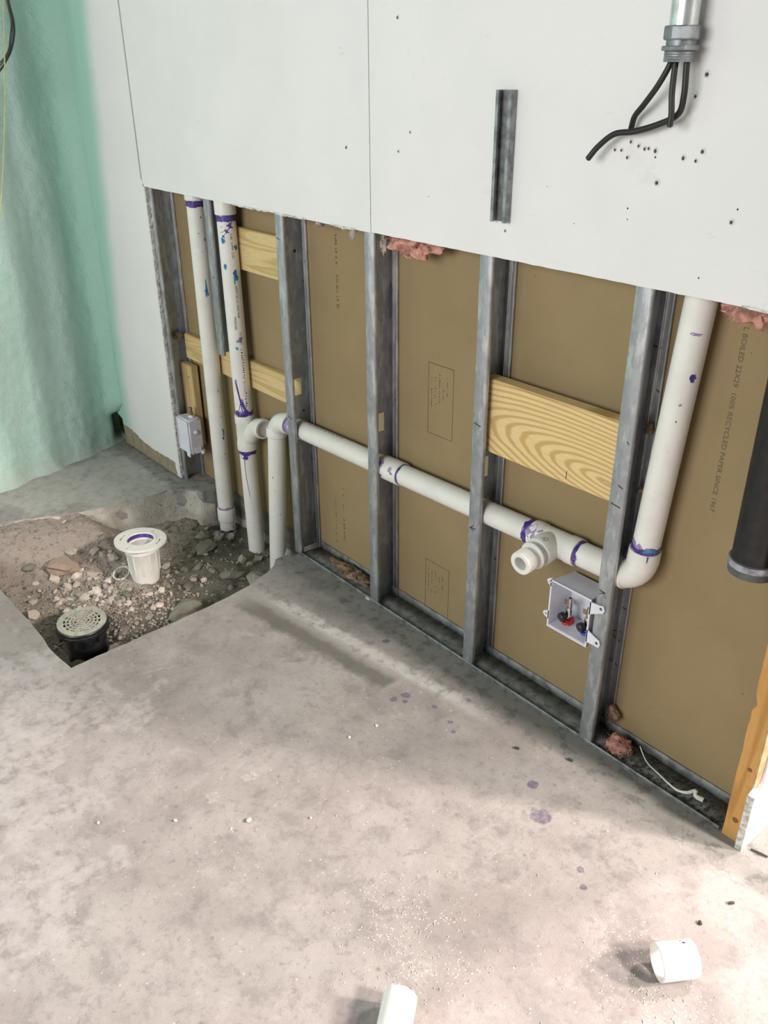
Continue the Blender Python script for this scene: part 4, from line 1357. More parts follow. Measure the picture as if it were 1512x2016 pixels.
H2b.band(tx0 - 0.47 - 0.018, tx0 - 0.47, 0.005, 15).build('primer_ring', M['primer'], h2, 60)
m = H2b.blob(-0.75, tx0 - 0.47 - 0.010, 0.012, 0.009, 2.9)
m.build('cement_smear', M['cement'], h2, 60)
m = T.blob(-0.05, 0.012, 0.018, 0.014, 3.4)
H2b.blob(-0.1, tx0 - 0.47 - 0.016, 0.012, 0.005, 4.4, m)
T.blob(-0.35, 0.021, 0.007, 0.006, 5.4, m)
T.drip([(0.15, 0.028), (0.38, 0.038)], [0.002, 0.003], m)
m.build('primer_smear', M['primer_pale'], tm, 60)
m = MB()
BR = Pipe(tc, tc + bd * 0.2, 0.0366, 0.3)
sgn = []
for i in range(22):
    a = i / 21 * 2 * pi * 1.3
    sgn.append((0.9 + 0.16 * cos(a) + 0.012 * i, 0.046 + 0.006 * sin(a * 1.2)))
BR.drip(sgn, 0.0005, m)
m.build('pencil_scrawl', M['ink'], tm, 60)
# short piece through the fourth stud, elbow and riser
H3 = Pipe((1.10, 0.046, pz(1.10)), (1.262, 0.046, pz(1.262)), R, 0.6)
h3 = H3.mesh().build('pipe', M['pvc'], tl)
H3.band(tx1 - 1.10, tx1 - 1.10 + 0.010, 0.003, 6).build('primer_ring', M['primer'], h3, 60)
H3.blob(-0.65, tx1 - 1.10 + 0.006, 0.012, 0.008, 7.3).build('primer_smear', M['primer_pale'], h3, 60)
ecx = 1.2885
ez = pz(1.25)
hub((1.226, 0.046, pz(1.226)), Hd, R, 0.036, 0.0045).build('elbow_socket', M['pvc'], tl)
Dd = Vector((0.0375, 0, 0.57)).normalized()
MB().tube(arc_path((1.236, 0.046, ez + 0.056), (0, 0, -1), (1, 0, 0), 0.0565, -0.1, pi / 2 - 0.02, 16), R + 0.0036, 32).build('elbow', M['pvc'], tl, 60)
db = Vector((1.2925, 0.046, ez + 0.052))
hub(db - Dd * 0.004, Dd, R, 0.034, 0.0045).build('elbow_socket', M['pvc'], tl)
Rp = Pipe(db, db + Dd * 1.2, R, 0.5)
rp = Rp.mesh().build('pipe', M['pvc'], tl)
Rp.band(0.030, 0.045, 0.003, 4).build('primer_ring', M['primer'], rp, 60)
Rp.band(0.036, 0.043, 0.006, 14, -0.2, 1.6).build('cement_smear', M['cement'], rp, 60)
Rp.band(0.043, 0.056, 0.008, 24, -1.6, -0.2).build('primer_smear', M['primer_pale'], rp, 60)
E_ = Pipe(db - Dd * 0.004, db + Dd * 0.03, R + 0.0045, 0.5)
E_.drip([(0.25, 0.034), (0.25, 0.018)], [0.002, 0.0008]).build('primer_run', M['primer'], rp, 60)
m = Rp.blob(0.55, 0.43, 0.007, 0.009, 1.9)
m.build('primer_smear', M['primer'], rp, 60)
m = Rp.blob(0.2, 0.515, 0.010, 0.003, 6.5)
Rp.blob(0.15, 0.375, 0.003, 0.003, 7.5, m)
Rp.blob(0.1, 0.34, 0.002, 0.002, 8.5, m)
m.build('scuff', M['primer_pale'], rp, 60)

# ---- black vent pipe stub with its banded sleeve
bx, by, br_ = 1.530, 0.040, 0.0425
tbk = thing('black_pipe', 'thick black pipe hanging down at the right edge with a silver band', 'pipe', (bx, by, 0.612))
Pipe((bx, by, 0.640), (bx, by, 1.5), br_).mesh(40).build('pipe', M['black_pipe'], tbk)
MB().lathe([(br_ - 0.003, 0), (br_ + 0.002, 0), (br_ + 0.0025, 0.002), (br_ + 0.0025, 0.030), (br_ - 0.001, 0.032)], (bx, by, 0.612), (0, 0, 1), 40).build('rubber_sleeve', M['rubber'], tbk)
MB().lathe([(0.0, 0.0005), (br_ - 0.002, 0.0005)], (bx, by, 0.612), (0, 0, 1), 40).build('end_cap', M['rubber'], tbk)
MB().lathe([(br_ + 0.002, 0.016), (br_ + 0.0042, 0.0165), (br_ + 0.0042, 0.0295), (br_ + 0.002, 0.030)], (bx, by, 0.612), (0, 0, 1), 40).build('steel_band', M['band_steel'], tbk)

# ================================================================== OUTLET BOXES
def supply_valve(name, x, y, z, ring, label):
    """angled supply valve on a stub: knob, ring, spout"""
    t = thing(name, label, 'valve', (x, y, z))
    MB().lathe([(0.006, -0.038), (0.006, -0.020), (0.0075, -0.019), (0.0075, -0.008), (0.009, -0.006), (0.009, 0.010), (0.0085, 0.016), (0.0, 0.016)], (x, y, z), (0, 0, 1), 20).build('valve_body', M['chrome'], t)
    MB().lathe([(0.0055, 0), (0.0065, 0.001), (0.0065, 0.012), (0.0075, 0.013), (0.0075, 0.018), (0.006, 0.019), (0.0055, 0.030), (0.003, 0.031), (0.003, 0.022), (0.0, 0.022)], (x + 0.001, y, z + 0.015), (0.05, -0.1, 1), 20).build('spout', M['chrome'], t)
    kd = Vector((-0.28, -1, -0.18)).normalized()
    MB().lathe([(0.004, 0.0), (0.004, 0.012), (0.0105, 0.012), (0.0115, 0.014), (0.0115, 0.024), (0.010, 0.026), (0.0, 0.027)], (x, y, z - 0.002), kd, 14).build('knob', M['knob_black'], t)
    MB().lathe([(0.008, 0.0), (0.0155, 0.0), (0.0165, 0.001), (0.0165, 0.006), (0.0155, 0.007), (0.008, 0.007)], (x + 0.002, y - 0.003, z - 0.021), (0, -0.25, 1), 24, True).build('colour_ring', ring, t)
    MB().lathe([(0.0065, -0.064), (0.0065, -0.055), (0.0058, -0.054), (0.0058, -0.030)], (x, y, z), (0, 0, 1), 16).build('stub', M['brass'], t)
    MB().lathe([(0.0, -0.064), (0.0062, -0.064)], (x, y, z), (0, 0, 1), 16).build('stub_end', M['brass'], t)
    MB().box(x - 0.024, x - 0.008, y + 0.010, y + 0.0115, z + 0.012, z + 0.026).build('handle_tab', M['brass'], t)
    return t


x0, x1, z0, z1, yf, yb = 1.096, 1.208, 0.277, 0.403, -0.004, 0.072
bx_ = thing('outlet_box', 'open white washer outlet box with red and blue valves under the tee', 'box', ((x0 + x1) / 2, 0.03, z0))
w_ = 0.0026
m = MB()
m.box(x0 + 0.004, x1 - 0.004, yb - w_, yb, z0 + 0.004, z1 - 0.004)
m.build('back_panel', M['box'], bx_)


def quadwall(pts, mat, par, nm):
    m = MB().add(pts, [(0, 1, 2, 3)])
    o = m.build(nm, mat, par, 0)
    md = o.modifiers.new('thickness', 'SOLIDIFY')
    md.thickness = w_
    md.offset = 0
    return o


tp = 0.004
quadwall([(x0, yf, z0), (x0, yf, z1), (x0 + tp, yb, z1 - tp), (x0 + tp, yb, z0 + tp)], M['box'], bx_, 'side_wall')
quadwall([(x1, yf, z0), (x1, yf, z1), (x1 - tp, yb, z1 - tp), (x1 - tp, yb, z0 + tp)], M['box'], bx_, 'side_wall')
quadwall([(x0, yf, z1), (x1, yf, z1), (x1 - tp, yb, z1 - tp), (x0 + tp, yb, z1 - tp)], M['box'], bx_, 'top_wall')
# floor of the box with the two valve holes
MB().plate([(x0, yf), (x1, yf), (x1 - tp, yb), (x0 + tp, yb)], [circ(1.128, 0.030, 0.0095, 16), circ(1.184, 0.030, 0.0095, 16)], lambda u, v, w: (u, v, z0 + w), 0.003).build('bottom_wall', M['box'], bx_, 0)
m = MB()
e = 0.003
m.plate([(x0 - e, z0 - e), (x1 + e, z0 - e), (x1 + e, z1 + e), (x0 - e, z1 + e)], [[(x0 + 0.001, z0 + 0.001), (x1 - 0.001, z0 + 0.001), (x1 - 0.001, z1 - 0.001), (x0 + 0.001, z1 - 0.001)]], lambda u, v, w: (u, yf - 0.002 + w, v), 0.003)
m.build('rim', M['box'], bx_, 0)
for (cx, cz, sx, L, sl) in ((x1, z1 - 0.020, 1, 0.040, 0.012), (x1, z0 + 0.030, 1, 0.040, -0.006), (x0, z1 - 0.004, -1, 0.014, 0), (x0, z0 + 0.030, -1, 0.018, 0)):
    hw = 0.013 if sx > 0 else 0.009
    pts = [(cx, cz + hw * 1.3), (cx + sx * L * 0.55, cz + hw * 0.9 + sl * 0.6), (cx + sx * (L - 0.004), cz + hw * 0.75 + sl), (cx + sx * L, cz + sl), (cx + sx * (L - 0.004), cz - hw * 0.75 + sl), (cx + sx * L * 0.55, cz - hw * 0.9 + sl * 0.6), (cx, cz - hw * 1.3)]
    hl = [circ(cx + sx * (L - 0.010), cz + sl, 0.0042 if sx > 0 else 0.003, 12)]
    if sx < 0:
        pts = pts[::-1]
    MB().plate(pts, hl, lambda u, v, w: (u, yf - 0.002 + w, v), 0.0028).build('mounting_tab', M['box'], bx_, 0)
supply_valve('supply_valve', 1.128, 0.030, 0.312, M['red'], 'chrome supply valve with the red ring inside the open outlet box')
supply_valve('supply_valve', 1.184, 0.030, 0.312, M['blue'], 'chrome supply valve with the blue ring inside the open outlet box')

# closed box hanging on the nailer
lb = thing('outlet_box', 'closed white outlet box with a brass stub on top, fixed to the nailer', 'box', (-0.715, 0.016, 0.138))
x0, x1, z0, z1, yf, yb = -0.762, -0.668, 0.144, 0.285, -0.014, 0.0465
bm = bmesh.new()
bmesh.ops.create_cube(bm, size=1)
for v in bm.verts:
    k = 0.006 if v.co.y > 0 else 0.0
    v.co = Vector(((x0 + x1) / 2 + v.co.x * (x1 - x0 - 2 * k), (yf + yb) / 2 + v.co.y * (yb - yf), (z0 + z1) / 2 + v.co.z * (z1 - z0 - k)))
bmesh.ops.bevel(bm, geom=bm.edges[:], offset=0.005, segments=3, affect='EDGES')
bm.verts.index_update()
MB().add([v.co.copy() for v in bm.verts], [tuple(v.index for v in f.verts) for f in bm.faces]).build('body', M['box'], lb, 50)
bm.free()
MB().plate([(x0 + 0.004, z0 + 0.005), (x1 - 0.004, z0 + 0.005), (x1 - 0.004, z1 - 0.005), (x0 + 0.004, z1 - 0.005)], [[(x0 + 0.009, z0 + 0.010), (x0 + 0.009, z1 - 0.010), (x1 - 0.009, z1 - 0.010), (x1 - 0.009, z0 + 0.010)]], lambda u, v, w: (u, yf - 0.003 + w, v), 0.004).build('cover_rim', M['box'], lb, 0)
MB().lathe([(0.0, 0.008), (0.006, 0.0075), (0.008, 0.005), (0.0085, -0.002)], (x1 - 0.001, 0.016, 0.232), (1, 0, 0), 20).build('boss', M['box'], lb)
MB().lathe([(0.011, -0.002), (0.011, 0.003), (0.009, 0.007), (0.0, 0.007)], (-0.705, 0.022, z1), (0, 0, 1), 20).build('collar', M['box'], lb)
MB().lathe([(0.0078, 0), (0.0078, 0.014), (0.0062, 0.015), (0.0062, 0.022), (0.0068, 0.0225), (0.0068, 0.031), (0.0045, 0.032), (0.0045, 0.026), (0, 0.026)], (-0.705, 0.022, z1 + 0.006), (0, 0, 1), 16).build('brass_stub', M['brass'], lb)
MB().box(x1 - 0.001, x1 + 0.0015, 0.004, 0.030, 0.146, 0.172).build('latch', M['box'], lb)
for (cx, cy) in ((x1 - 0.018, 0.001), (x1 + 0.001, 0.036)):
    MB().lathe([(0.0, -0.010), (0.006, -0.010), (0.0075, -0.008), (0.0075, 0.006)], (cx, cy, z0 + 0.004), (0, 0, 1), 16).build('peg', M['box'], lb)
MB().box(x0 + 0.06, x0 + 0.085, yf - 0.002, yf + 0.001, z0 - 0.012, z0 + 0.006).build('mounting_tab', M['box'], lb)

# ================================================================== FLOOR DRAIN AND CLOSET FLANGE
tilt = Matrix.Rotation(radians(2), 3, 'Y')
dc = Vector((-0.121, -0.718, -0.026))
dr_ = thing('floor_drain', 'round floor drain with a slotted grey strainer standing on a black body', 'drain', (dc.x, dc.y, -0.16))
df = lambda x, y, z: dc + tilt @ Vector((x, y, z))
rsx = [0.0001, 0.0045, 0.0110, 0.0155, 0.0225, 0.0268, 0.0338, 0.0380, 0.0450, 0.0490, 0.0560, 0.0600, 0.072, 0.0735]
NTH = 192


def gs(i, k):
    if i % 2 == 0 or i >= 11:
        return True
    nb = 8 if i < 4 else 16
    return (k % (NTH // nb)) < (5 if i < 2 else 3 if nb == 8 else 2)


MB().polar(rsx, NTH, gs, -0.006, 0.0, df).build('strainer', M['grate'], dr_, 30)
MB().lathe([(0.070, -0.006), (0.0765, -0.006), (0.078, -0.008), (0.078, -0.016), (0.080, -0.018), (0.080, -0.026), (0.074, -0.030), (0.066, -0.034)], dc, (0, 0, 1), 48).build('collar', M['black_drain'], dr_)
MB().lathe([(0.0, -0.022), (0.066, -0.020), (0.070, -0.006)], dc, (0, 0, 1), 40).build('bowl', M['black_drain'], dr_)
MB().lathe([(0.066, -0.030), (0.064, -0.075), (0.060, -0.080), (0.058, -0.16)], dc, (0, 0, 1), 40).build('barrel', M['black_drain'], dr_)
for k in range(6):
    a = k * pi / 3 + 0.3
    MB().lathe([(0.0, -0.030), (0.006, -0.030), (0.0065, -0.034), (0.006, -0.052), (0, -0.052)], dc + Vector((0.070 * cos(a), 0.070 * sin(a), 0)), (0, 0, 1), 10).build('lug', M['black_drain'], dr_)

fc = Vector((-0.326, -0.410, 0.062))
tf = thing('closet_flange', 'white toilet flange with slotted rim rising out of the gravel', 'flange', (fc.x, fc.y, -0.10))
Rf = Matrix.Rotation(radians(-3), 3, 'X')
ff = lambda x, y, z: fc + Rf @ Vector((x, y, z))
rf_ = [0.046, 0.052, 0.058, 0.062, 0.068, 0.074, 0.080, 0.0865]
NF = 96


def fs(i, k):
    a = k / NF * 360
    if i in (3,) and (20 < a < 62 or 200 < a < 242):
        return False
    if i in (4,) and (20 < a < 26 or 200 < a < 208 or 56 < a < 62):
        return False
    if i in (3, 4, 5) and (110 < a < 118 or 290 < a < 298):
        return False
    return True


MB().polar(rf_, NF, fs, -0.0085, 0.0, ff).build('rim', M['pvc'], tf, 30)
MB().lathe([(0.044, -0.001), (0.0462, 0.001), (0.052, 0.0005), (0.053, -0.006)], fc, (0, 0, 1), 48).build('inner_lip', M['pvc'], tf)
MB().lathe([(0.062, -0.0085), (0.0615, -0.016), (0.0575, -0.018), (0.0575, -0.038), (0.056, -0.040), (0.0545, -0.042), (0.050, -0.125), (0.044, -0.16)], fc, (0, 0, 1), 48).build('hub', M['pvc'], tf)
MB().lathe([(0.0448, 0.0), (0.0440, -0.018), (0.0435, -0.06)], fc, (0, 0, 1), 48).build('bore', M['pvc'], tf)
MB().lathe([(0.0444, -0.004), (0.0432, -0.007), (0.0430, -0.016), (0.0436, -0.018)], fc, (0, 0, 1), 48).build('primer_ring', M['primer'], tf)
MB().lathe([(0.0436, -0.026), (0.038, -0.024), (0.0, -0.022)], fc, (0, 0, 1), 40).build('test_plug', M['adapter'], tf)
for k in range(12):
    a = k * pi / 6
    p = fc + Vector((0.0545 * cos(a), 0.0545 * sin(a), 0))
    MB().tube([p + Vector((0, 0, -0.042)), fc + Vector((0.0515 * cos(a), 0.0515 * sin(a), -0.12))], 0.002, 6).build('rib', M['pvc'], tf, 50)
rg = thing('pipe_ring', 'small thin white plastic ring leaning behind the toilet flange', 'ring', (-0.415, -0.475, -0.098))
MB().lathe([(0.0265, -0.003), (0.029, -0.003), (0.029, 0.003), (0.0265, 0.003)], (-0.398, -0.468, -0.085), (0.25, -0.35, 1), 36, True).build('ring_body', M['pvc'], rg)

# ================================================================== ON THE WALL
# strut channel
sx0, sx1, sz0, sz1, sy = 0.868, 0.909, 1.192, 1.439, -0.0165
so = [(0.0, 0.0), (0.0, 0.0175), (0.0075, 0.0175), (0.0075, 0.0125), (0.0055, 0.0125), (0.0055, 0.0150), (0.0022, 0.0150), (0.0022, 0.0022), (0.0388, 0.0022), (0.0388, 0.0150), (0.0355, 0.0150), (0.0355, 0.0125), (0.0335, 0.0125), (0.0335, 0.0175), (0.041, 0.0175), (0.041, 0.0)]
stx = thing('strut_channel', 'short zinc strut channel screwed upright to the white drywall', 'channel', (sx0 + 0.02, sy, sz0))
MB().plate(so[::-1], [], lambda u, v, w: (sx0 + u, sy - v, sz0 + w), sz1 - sz0).build('channel_body', M['strut'], stx, 30)
for z in (sz0 + 0.06, sz1 - 0.06):
    MB().lathe([(0.0, 0.003), (0.006, 0.0025), (0.0065, 0.0)], (sx0 + 0.0205, sy - 0.0025, z), (0, -1, 0), 12).build('screw', M['fitting'], stx)

# conduit with its connector and cut cables
cd = thing('conduit', 'galvanised conduit coming down the white drywall with a grey connector', 'conduit', (1.277, -0.047, 1.484))
cx_, cy_ = 1.2755, -0.047
MB().lathe([(0.0225, 1.515), (0.0225, 2.85)], (cx_, cy_, 0), (0.0, 0.0, 1), 36).build('pipe', M['conduit'], cd)
MB().lathe([(0.0215, 0.031), (0.0275, 0.031), (0.029, 0.033), (0.029, 0.049), (0.0275, 0.051), (0.0225, 0.0515)], (cx_, cy_, 1.484), (0, 0, 1), 8).build('compression_nut', M['fitting'], cd, 20)
MB().lathe([(0.0235, 0.020), (0.0235, 0.031)], (cx_, cy_, 1.484), (0, 0, 1), 28).build('connector_body', M['fitting'], cd)
MB().lathe([(0.022, 0.0160), (0.029, 0.0160), (0.0298, 0.0175), (0.0298, 0.0215), (0.029, 0.023), (0.022, 0.023)], (cx_, cy_, 1.484), (0, 0, 1), 12, True).build('locknut', M['fitting'], cd, 20)
MB().lathe([(0.0175, 0.0), (0.0235, 0.0), (0.024, 0.001), (0.024, 0.017), (0.0235, 0.018), (0.0175, 0.018)], (cx_, cy_, 1.484), (0, 0, 1), 28, True).build('threaded_end', M['fitting'], cd)
for k in range(4):
    MB().lathe([(0.0238, 0), (0.0246, 0.0012), (0.0238, 0.0024)], (cx_, cy_, 1.4865 + k * 0.0036), (0, 0, 1), 28).build('thread', M['fitting'], cd)
MB().lathe([(0.0, 0.016), (0.0176, 0.016), (0.0176, 0.002)], (cx_, cy_, 1.484), (0, 0, 1), 28).build('bore', M['dark'], cd)


def smooth_path(pts, n=8):
    P = [Vector(p) for p in pts]
    P = [P[0] * 2 - P[1]] + P + [P[-1] * 2 - P[-2]]
    out = []
    for i in range(1, len(P) - 2):
        for k in range(n):
            t = k / n
            a, b, c, d = P[i - 1], P[i], P[i + 1], P[i + 2]
            out.append(0.5 * ((2 * b) + (c - a) * t + (2 * a - 5 * b + 4 * c - d) * t * t + (3 * b - a - 3 * c + d) * t ** 3))
    out.append(P[-2])
    return out


def cable(label, pts, r=0.0050, end='copper_end'):
    t = thing('cable', label, 'cable', pts[-1], 'cut cables under the conduit')
    pp = smooth_path(pts)
    MB().tube(pp, r, 14).build('jacket', M['cable'], t, 60)
    d = (pp[-1] - pp[-2]).normalized()
    MB().tube([pp[-1] - d * 0.001, pp[-1] + d * 0.0018], r * 0.62, 10).build('conductor', M[end], t, 50)


cable('black cable hanging shortest to the left, ending on the drywall above the longest', [(1.264, -0.045, 1.497), (1.262, -0.050, 1.480), (1.246, -0.052, 1.450), (1.218, -0.045, 1.420), (1.197, -0.036, 1.402), (1.188, -0.030, 1.382)])
cable('black cable hanging straight down from the conduit with a green end', [(1.274, -0.050, 1.497), (1.274, -0.053, 1.478), (1.276, -0.055, 1.44), (1.280, -0.055, 1.41), (1.280, -0.055, 1.390)], 0.0050, 'green_ins')
cable('longest black cable curling far left under the conduit', [(1.290, -0.046, 1.497), (1.291, -0.047, 1.478), (1.293, -0.046, 1.435), (1.283, -0.040, 1.408), (1.250, -0.040, 1.392), (1.205, -0.042, 1.379), (1.165, -0.044, 1.373), (1.135, -0.046, 1.352), (1.117, -0.050, 1.330)], 0.0052)

# wires looping at the left foam wall
wt = thing('wire_bundle', 'bundle of thin dark wires looping at the top left over mint foam', 'wires', (-1.13, -0.25, 1.50))
for k in range(7):
    o1 = 0.004 * (k % 3) + 0.002 * fbm(k * 1.7, 2)
    o2 = 0.0035 * (k // 3)
    MB().tube(smooth_path([(-1.128 - o2, -0.248 - 0.8 * o1, 1.80), (-1.126 - o2, -0.240 - o1, 1.665), (-1.125 - o2, -0.237 - 1.3 * o1, 1.62), (-1.124 - o2, -0.246 - 1.8 * o1, 1.575), (-1.122 - o2, -0.275 - 0.9 * o1, 1.520 + 0.8 * o1), (-1.12 - o2, -0.335 - o1, 1.460 + 2 * o1), (-1.12, -0.42, 1.42)]), 0.0019, 8).build('wire', M['thin_wire'], wt, 60)
yw = thing('wire', 'single faded yellow wire hanging straight down along the mint foam', 'wire', (-1.12, -0.38, 0.95))
MB().tube(smooth_path([(-1.10, -0.245, 1.80), (-1.10, -0.292, 1.55), (-1.10, -0.333, 1.35), (-1.10, -0.374, 1.18), (-1.10, -0.418, 1.02), (-1.10, -0.455, 0.92)]), 0.0022, 8).build('strand', M['yellow_wire'], yw, 60)


# ================================================================== FIBREGLASS, SCRAPS
def tuft(name, c, sx, sy_, sz, mat, label, seed, strands=40, cat='insulation', group=None):
    """matted glass fibre: a lumpy core with many fine loose fibres"""
    bm = bmesh.new()
    bmesh.ops.create_icosphere(bm, subdivisions=4, radius=1)
    m = MB()
    V = []
    for v in bm.verts:
        p = v.co
        q = Vector((p.x * sx, p.y * sy_, p.z * sz))
        k = 0.86 + 0.55 * fbm(q.x * 45 + seed, q.y * 45, q.z * 45 + seed) + 0.16 * fbm(q.x * 190, q.y * 190 + seed, q.z * 190)
        V.append((c[0] + q.x * k, c[1] + q.y * k, c[2] + q.z * k))
    bm.verts.index_update()
    m.add(V, [tuple(v.index for v in f.verts) for f in bm.faces])
    bm.free()
    r_ = random.Random(int(seed * 100))
    for _ in range(strands * 5):
        a, b = r_.uniform(0, 2 * pi), r_.uniform(-1, 1)
        e = sqrt(1 - b * b)
        p = Vector((c[0] + sx * e * cos(a) * 0.85, c[1] + sy_ * e * sin(a) * 0.85, c[2] + sz * b * 0.85))
        L = r_.uniform(0.006, 0.016)
        d = Vector((r_.uniform(-1, 1), r_.uniform(-1, 0.6), r_.uniform(-0.9, 0.6))).normalized()
        mid = p + d * L * 0.5 + Vector((r_.uniform(-1, 1), r_.uniform(-1, 1), r_.uniform(-1, 1))) * 0.002
        q = p + d * L
        if c[2] < 0.1 and q.z < 0.004:
            q.z = 0.004
        m.tube([p, mid, q], [0.0004, 0.0004, 0.0002], 3, False)
    return tag(m.build(name, M[mat], None, 80), label, cat, group)


tuft('insulation_tuft', (0.548, 0.036, 1.100), 0.095, 0.026, 0.036, 'pink', 'pink insulation tuft sagging below the drywall beside the sheet seam', 1.3, 90)
tuft('insulation_tuft', (0.462, 0.016, 1.088), 0.010, 0.008, 0.034, 'pale_fibre', 'pale torn shred hanging right of the stud under the seam', 2.7, 14)
tuft('insulation_tuft', (0.345, 0.010, 1.104), 0.016, 0.007, 0.022, 'pale_fibre', 'pale torn shred hanging left of the stud under the seam', 3.9, 16)
tuft('insulation_tuft', (0.190, 0.020, 1.108), 0.016, 0.010, 0.014, 'pale_fibre', 'small pale shred under the drywall nearest the leftmost full stud', 4.4, 16)
tuft('insulation_tuft', (1.428, 0.040, 1.105), 0.052, 0.030, 0.034, 'pink', 'wide pink insulation strip under the drywall right of the riser', 5.2, 120)
tuft('insulation_tuft', (0.255, 0.045, 0.016), 0.105, 0.028, 0.014, 'brown_fibre', 'brownish pink insulation litter lying in the floor track', 6.6, 120)
tuft('insulation_tuft', (1.315, 0.030, 0.026), 0.034, 0.026, 0.022, 'pink', 'pink insulation clump on the floor at the foot of the rightmost metal stud', 7.7, 60)
tuft('insulation_tuft', (1.262, 0.070, 0.065), 0.016, 0.012, 0.026, 'brown_fibre', 'small dusty tuft clinging low to the rightmost metal stud', 8.3, 24)
tuft('insulation_tuft', (1.246, 0.072, 0.815), 0.011, 0.010, 0.012, 'brown_fibre', 'small brown tuft stuck in the stud right of the big board', 9.1, 14)
tuft('insulation_tuft', (1.250, 0.072, 0.672), 0.014, 0.009, 0.007, 'brown_fibre', 'thin brown tuft stuck in the stud below the big board', 9.6, 14)
tuft('insulation_tuft', (-0.780, 0.045, 0.585), 0.012, 0.018, 0.014, 'brown_fibre', 'rusty brown tuft at the left end of the long blocking board', 10.2, 14)

# torn white strip of caulk in the right bay
pts = smooth_path([(1.354, 0.056, 0.034), (1.385, 0.044, 0.014), (1.425, 0.034, 0.012), (1.455, 0.026, 0.012), (1.482, 0.022, 0.013), (1.502, 0.030, 0.016), (1.512, 0.044, 0.020), (1.520, 0.036, 0.015), (1.536, 0.040, 0.013)], 7)
m = MB()
m.tube(pts, [0.0012 + 0.0062 * min(1, (i / len(pts)) ** 1.6) * (0.75 + 0.7 * abs(fbm(i * 0.6, 1))) for i in range(len(pts))], 10)
tag(m.build('caulk_strip', M['caulk'], None, 60), 'torn white caulk strip curling along the track in the right bay', 'scrap')

# ---- cut pieces lying on the floor
def cutpipe(name, a, b, r, label, wall=0.004):
    t = thing(name, label, 'pipe', (a[0], a[1], 0.0))
    P = Pipe(a, b, r)
    P.mesh(44, wall).build('pipe_wall', M['adapter'], t)
    return t, P


t, P = cutpipe('pipe_offcut', (1.447, -0.786, R + 0.001), (1.640, -1.035, R + 0.001), R, 'white pipe offcut lying at the bottom edge of the photo')
m = MB()
rr = random.Random(3)
for k in range(26):
    a = rr.uniform(0, 2 * pi)
    p = P.at(a, 0.0, -0.001)
    m.tube([p, p - P.d * rr.uniform(0.001, 0.004) + Vector((rr.uniform(-1, 1), rr.uniform(-1, 1), rr.uniform(-1, 1))) * 0.002], 0.0005, 4)
m.build('saw_burr', M['adapter'], t, 0)['kind'] = 'stuff'
t, P = cutpipe('pipe_coupling', (1.704, -0.392, 0.0345), (1.742, -0.335, 0.0345), 0.0335, 'short white coupling lying on its side on the floor by the wall end', 0.0035)
MB().lathe([(0.029, 0.030), (0.030, 0.030), (0.030, 0.036), (0.029, 0.036)], P.a, P.d, 36, True).build('inner_stop', M['adapter'], t)
m = P.blob(1.9, 0.050, 0.002, 0.003, 3.1)
P.blob(2.1, 0.046, 0.001, 0.0015, 5.1, m)
m.build('primer_smear', M['primer'], t, 60)['kind'] = 'stuff'

# ---- debris on the concrete
def chip(x, y, r, mat, label, name='plaster_crumb', cat='debris', sq=1.0, z=0.0):
    V, Fs = rock(x * 31 + y * 17, sq, 2)
    zmin = min(v.z for v in V)
    a = x * 40
    m = MB().add([(x + r * (v.x * cos(a) - v.y * sin(a)), y + r * (v.x * sin(a) + v.y * cos(a)), z + r * (v.z - zmin) - r * 0.08) for v in V], Fs)
    return tag(m.build(name, M[mat], None, 30), label, cat, 'scattered crumbs on the concrete floor')


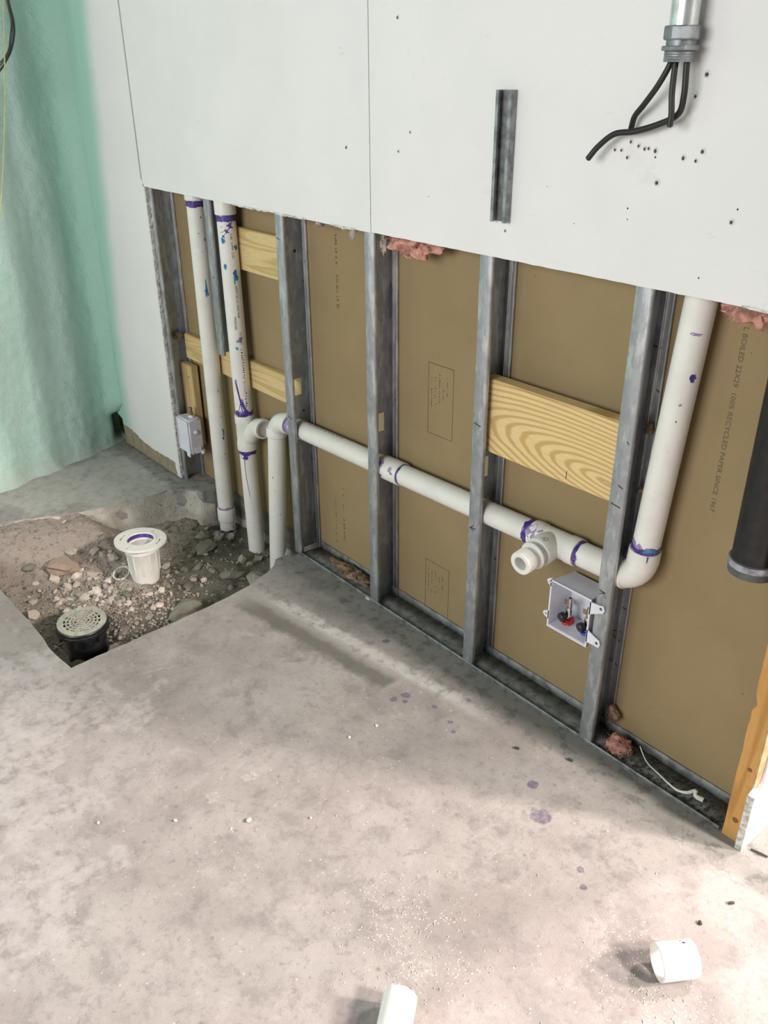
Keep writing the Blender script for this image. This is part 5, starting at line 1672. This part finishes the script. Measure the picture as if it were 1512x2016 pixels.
chip(0.912, -0.764, 0.0065, 'crumb', 'largest white crumb out on the open floor')
chip(0.860, -0.352, 0.005, 'crumb', 'pale crumb on the shaded floor closest to the stud wall')
chip(0.848, -0.430, 0.0045, 'crumb', 'pale crumb near the edge of the floor shadow')
chip(0.806, -0.888, 0.0045, 'crumb', 'white crumb left of the largest crumb')
chip(0.700, -1.020, 0.004, 'crumb', 'white crumb farthest left on the open floor')
chip(0.995, -0.655, 0.0035, 'crumb', 'small pale crumb at the crossing of two scored lines')
chip(0.395, 0.001, 0.010, 'crumb', 'cream plaster chip on the track lip beside the stud under the seam', sq=0.6, z=0.0)
chip(0.905, -0.805, 0.003, 'crumb', 'tiny white crumb just below the largest crumb')
for (x, y, l, a, lab) in ((1.716, -0.148, 0.010, 0.9, 'short dark plug lying in the brightest patch of floor'), (1.700, -0.235, 0.008, 2.4, 'dark scrap on the floor behind the loose coupling'), (1.145, -0.145, 0.012, 0.4, 'dark sliver on the bright floor near the rightmost metal stud'), (1.255, -0.078, 0.012, 0.2, 'dark sliver in the shade beside the floor track')):
    d = Vector((cos(a), sin(a), 0)) * l * 0.5
    m = MB().tube([Vector((x, y, 0.003)) - d, Vector((x, y, 0.0035)), Vector((x, y, 0.003)) + d], [0.0028, 0.0034, 0.0026], 8)
    tag(m.build('scrap', M['dark'], None, 40), lab, 'debris')
m = MB().tube([(1.672, 0.004, 0.003), (1.690, 0.008, 0.004), (1.706, 0.012, 0.003)], [0.0018, 0.0022, 0.0018], 8)
tag(m.build('nail', M['dark'], None, 40), 'dark nail on the white floor right of the wall end', 'nail')
# plastic shavings round the cuts
m = MB()
rr = random.Random(9)
for _ in range(240):
    cx, cy, s_ = rr.choice(((1.42, -0.70, 0.05), (1.70, -0.43, 0.045), (1.33, -0.66, 0.06), (1.36, -0.74, 0.06), (1.5, -0.55, 0.14), (1.78, -0.42, 0.05), (1.25, -0.45, 0.2)))
    x, y = rr.gauss(cx, s_), rr.gauss(cy, s_)
    a = rr.uniform(0, 6.28)
    l = rr.uniform(0.0012, 0.0035)
    d = Vector((cos(a), sin(a), 0)) * l
    nn = Vector((-sin(a), cos(a), 0)) * 0.0007
    p = Vector((x, y, 0.0008))
    m.add([p - d + nn, p - d - nn, p + d - nn, p + d + nn, p + Vector((0, 0, 0.0012))], [(0, 1, 4), (1, 2, 4), (2, 3, 4), (3, 0, 4), (3, 2, 1, 0)])
o = m.build('pipe_shavings', M['crumb'], None, 0)
o['kind'] = 'stuff'
o['label'] = 'fine white plastic shavings sprinkled over the floor round the cut pipes'
o['category'] = 'shavings'
# dark grit lying in the track of the right bay
m = MB()
for _ in range(240):
    x = min(1.60, rr.uniform(1.26, 1.60)); y = rr.uniform(0.004, 0.078)
    r_ = rr.uniform(0.0012, 0.0042)
    V, Fs = rr.choice(tiny)
    m.add([(x + v.x * r_, y + v.y * r_, 0.0035 + r_ * 0.4 + v.z * r_) for v in V], Fs)
o = m.build('grit', M['dark'], None, 0)
o['kind'] = 'stuff'
o['label'] = 'dark grit scattered in the floor track of the right bay'
o['category'] = 'grit'
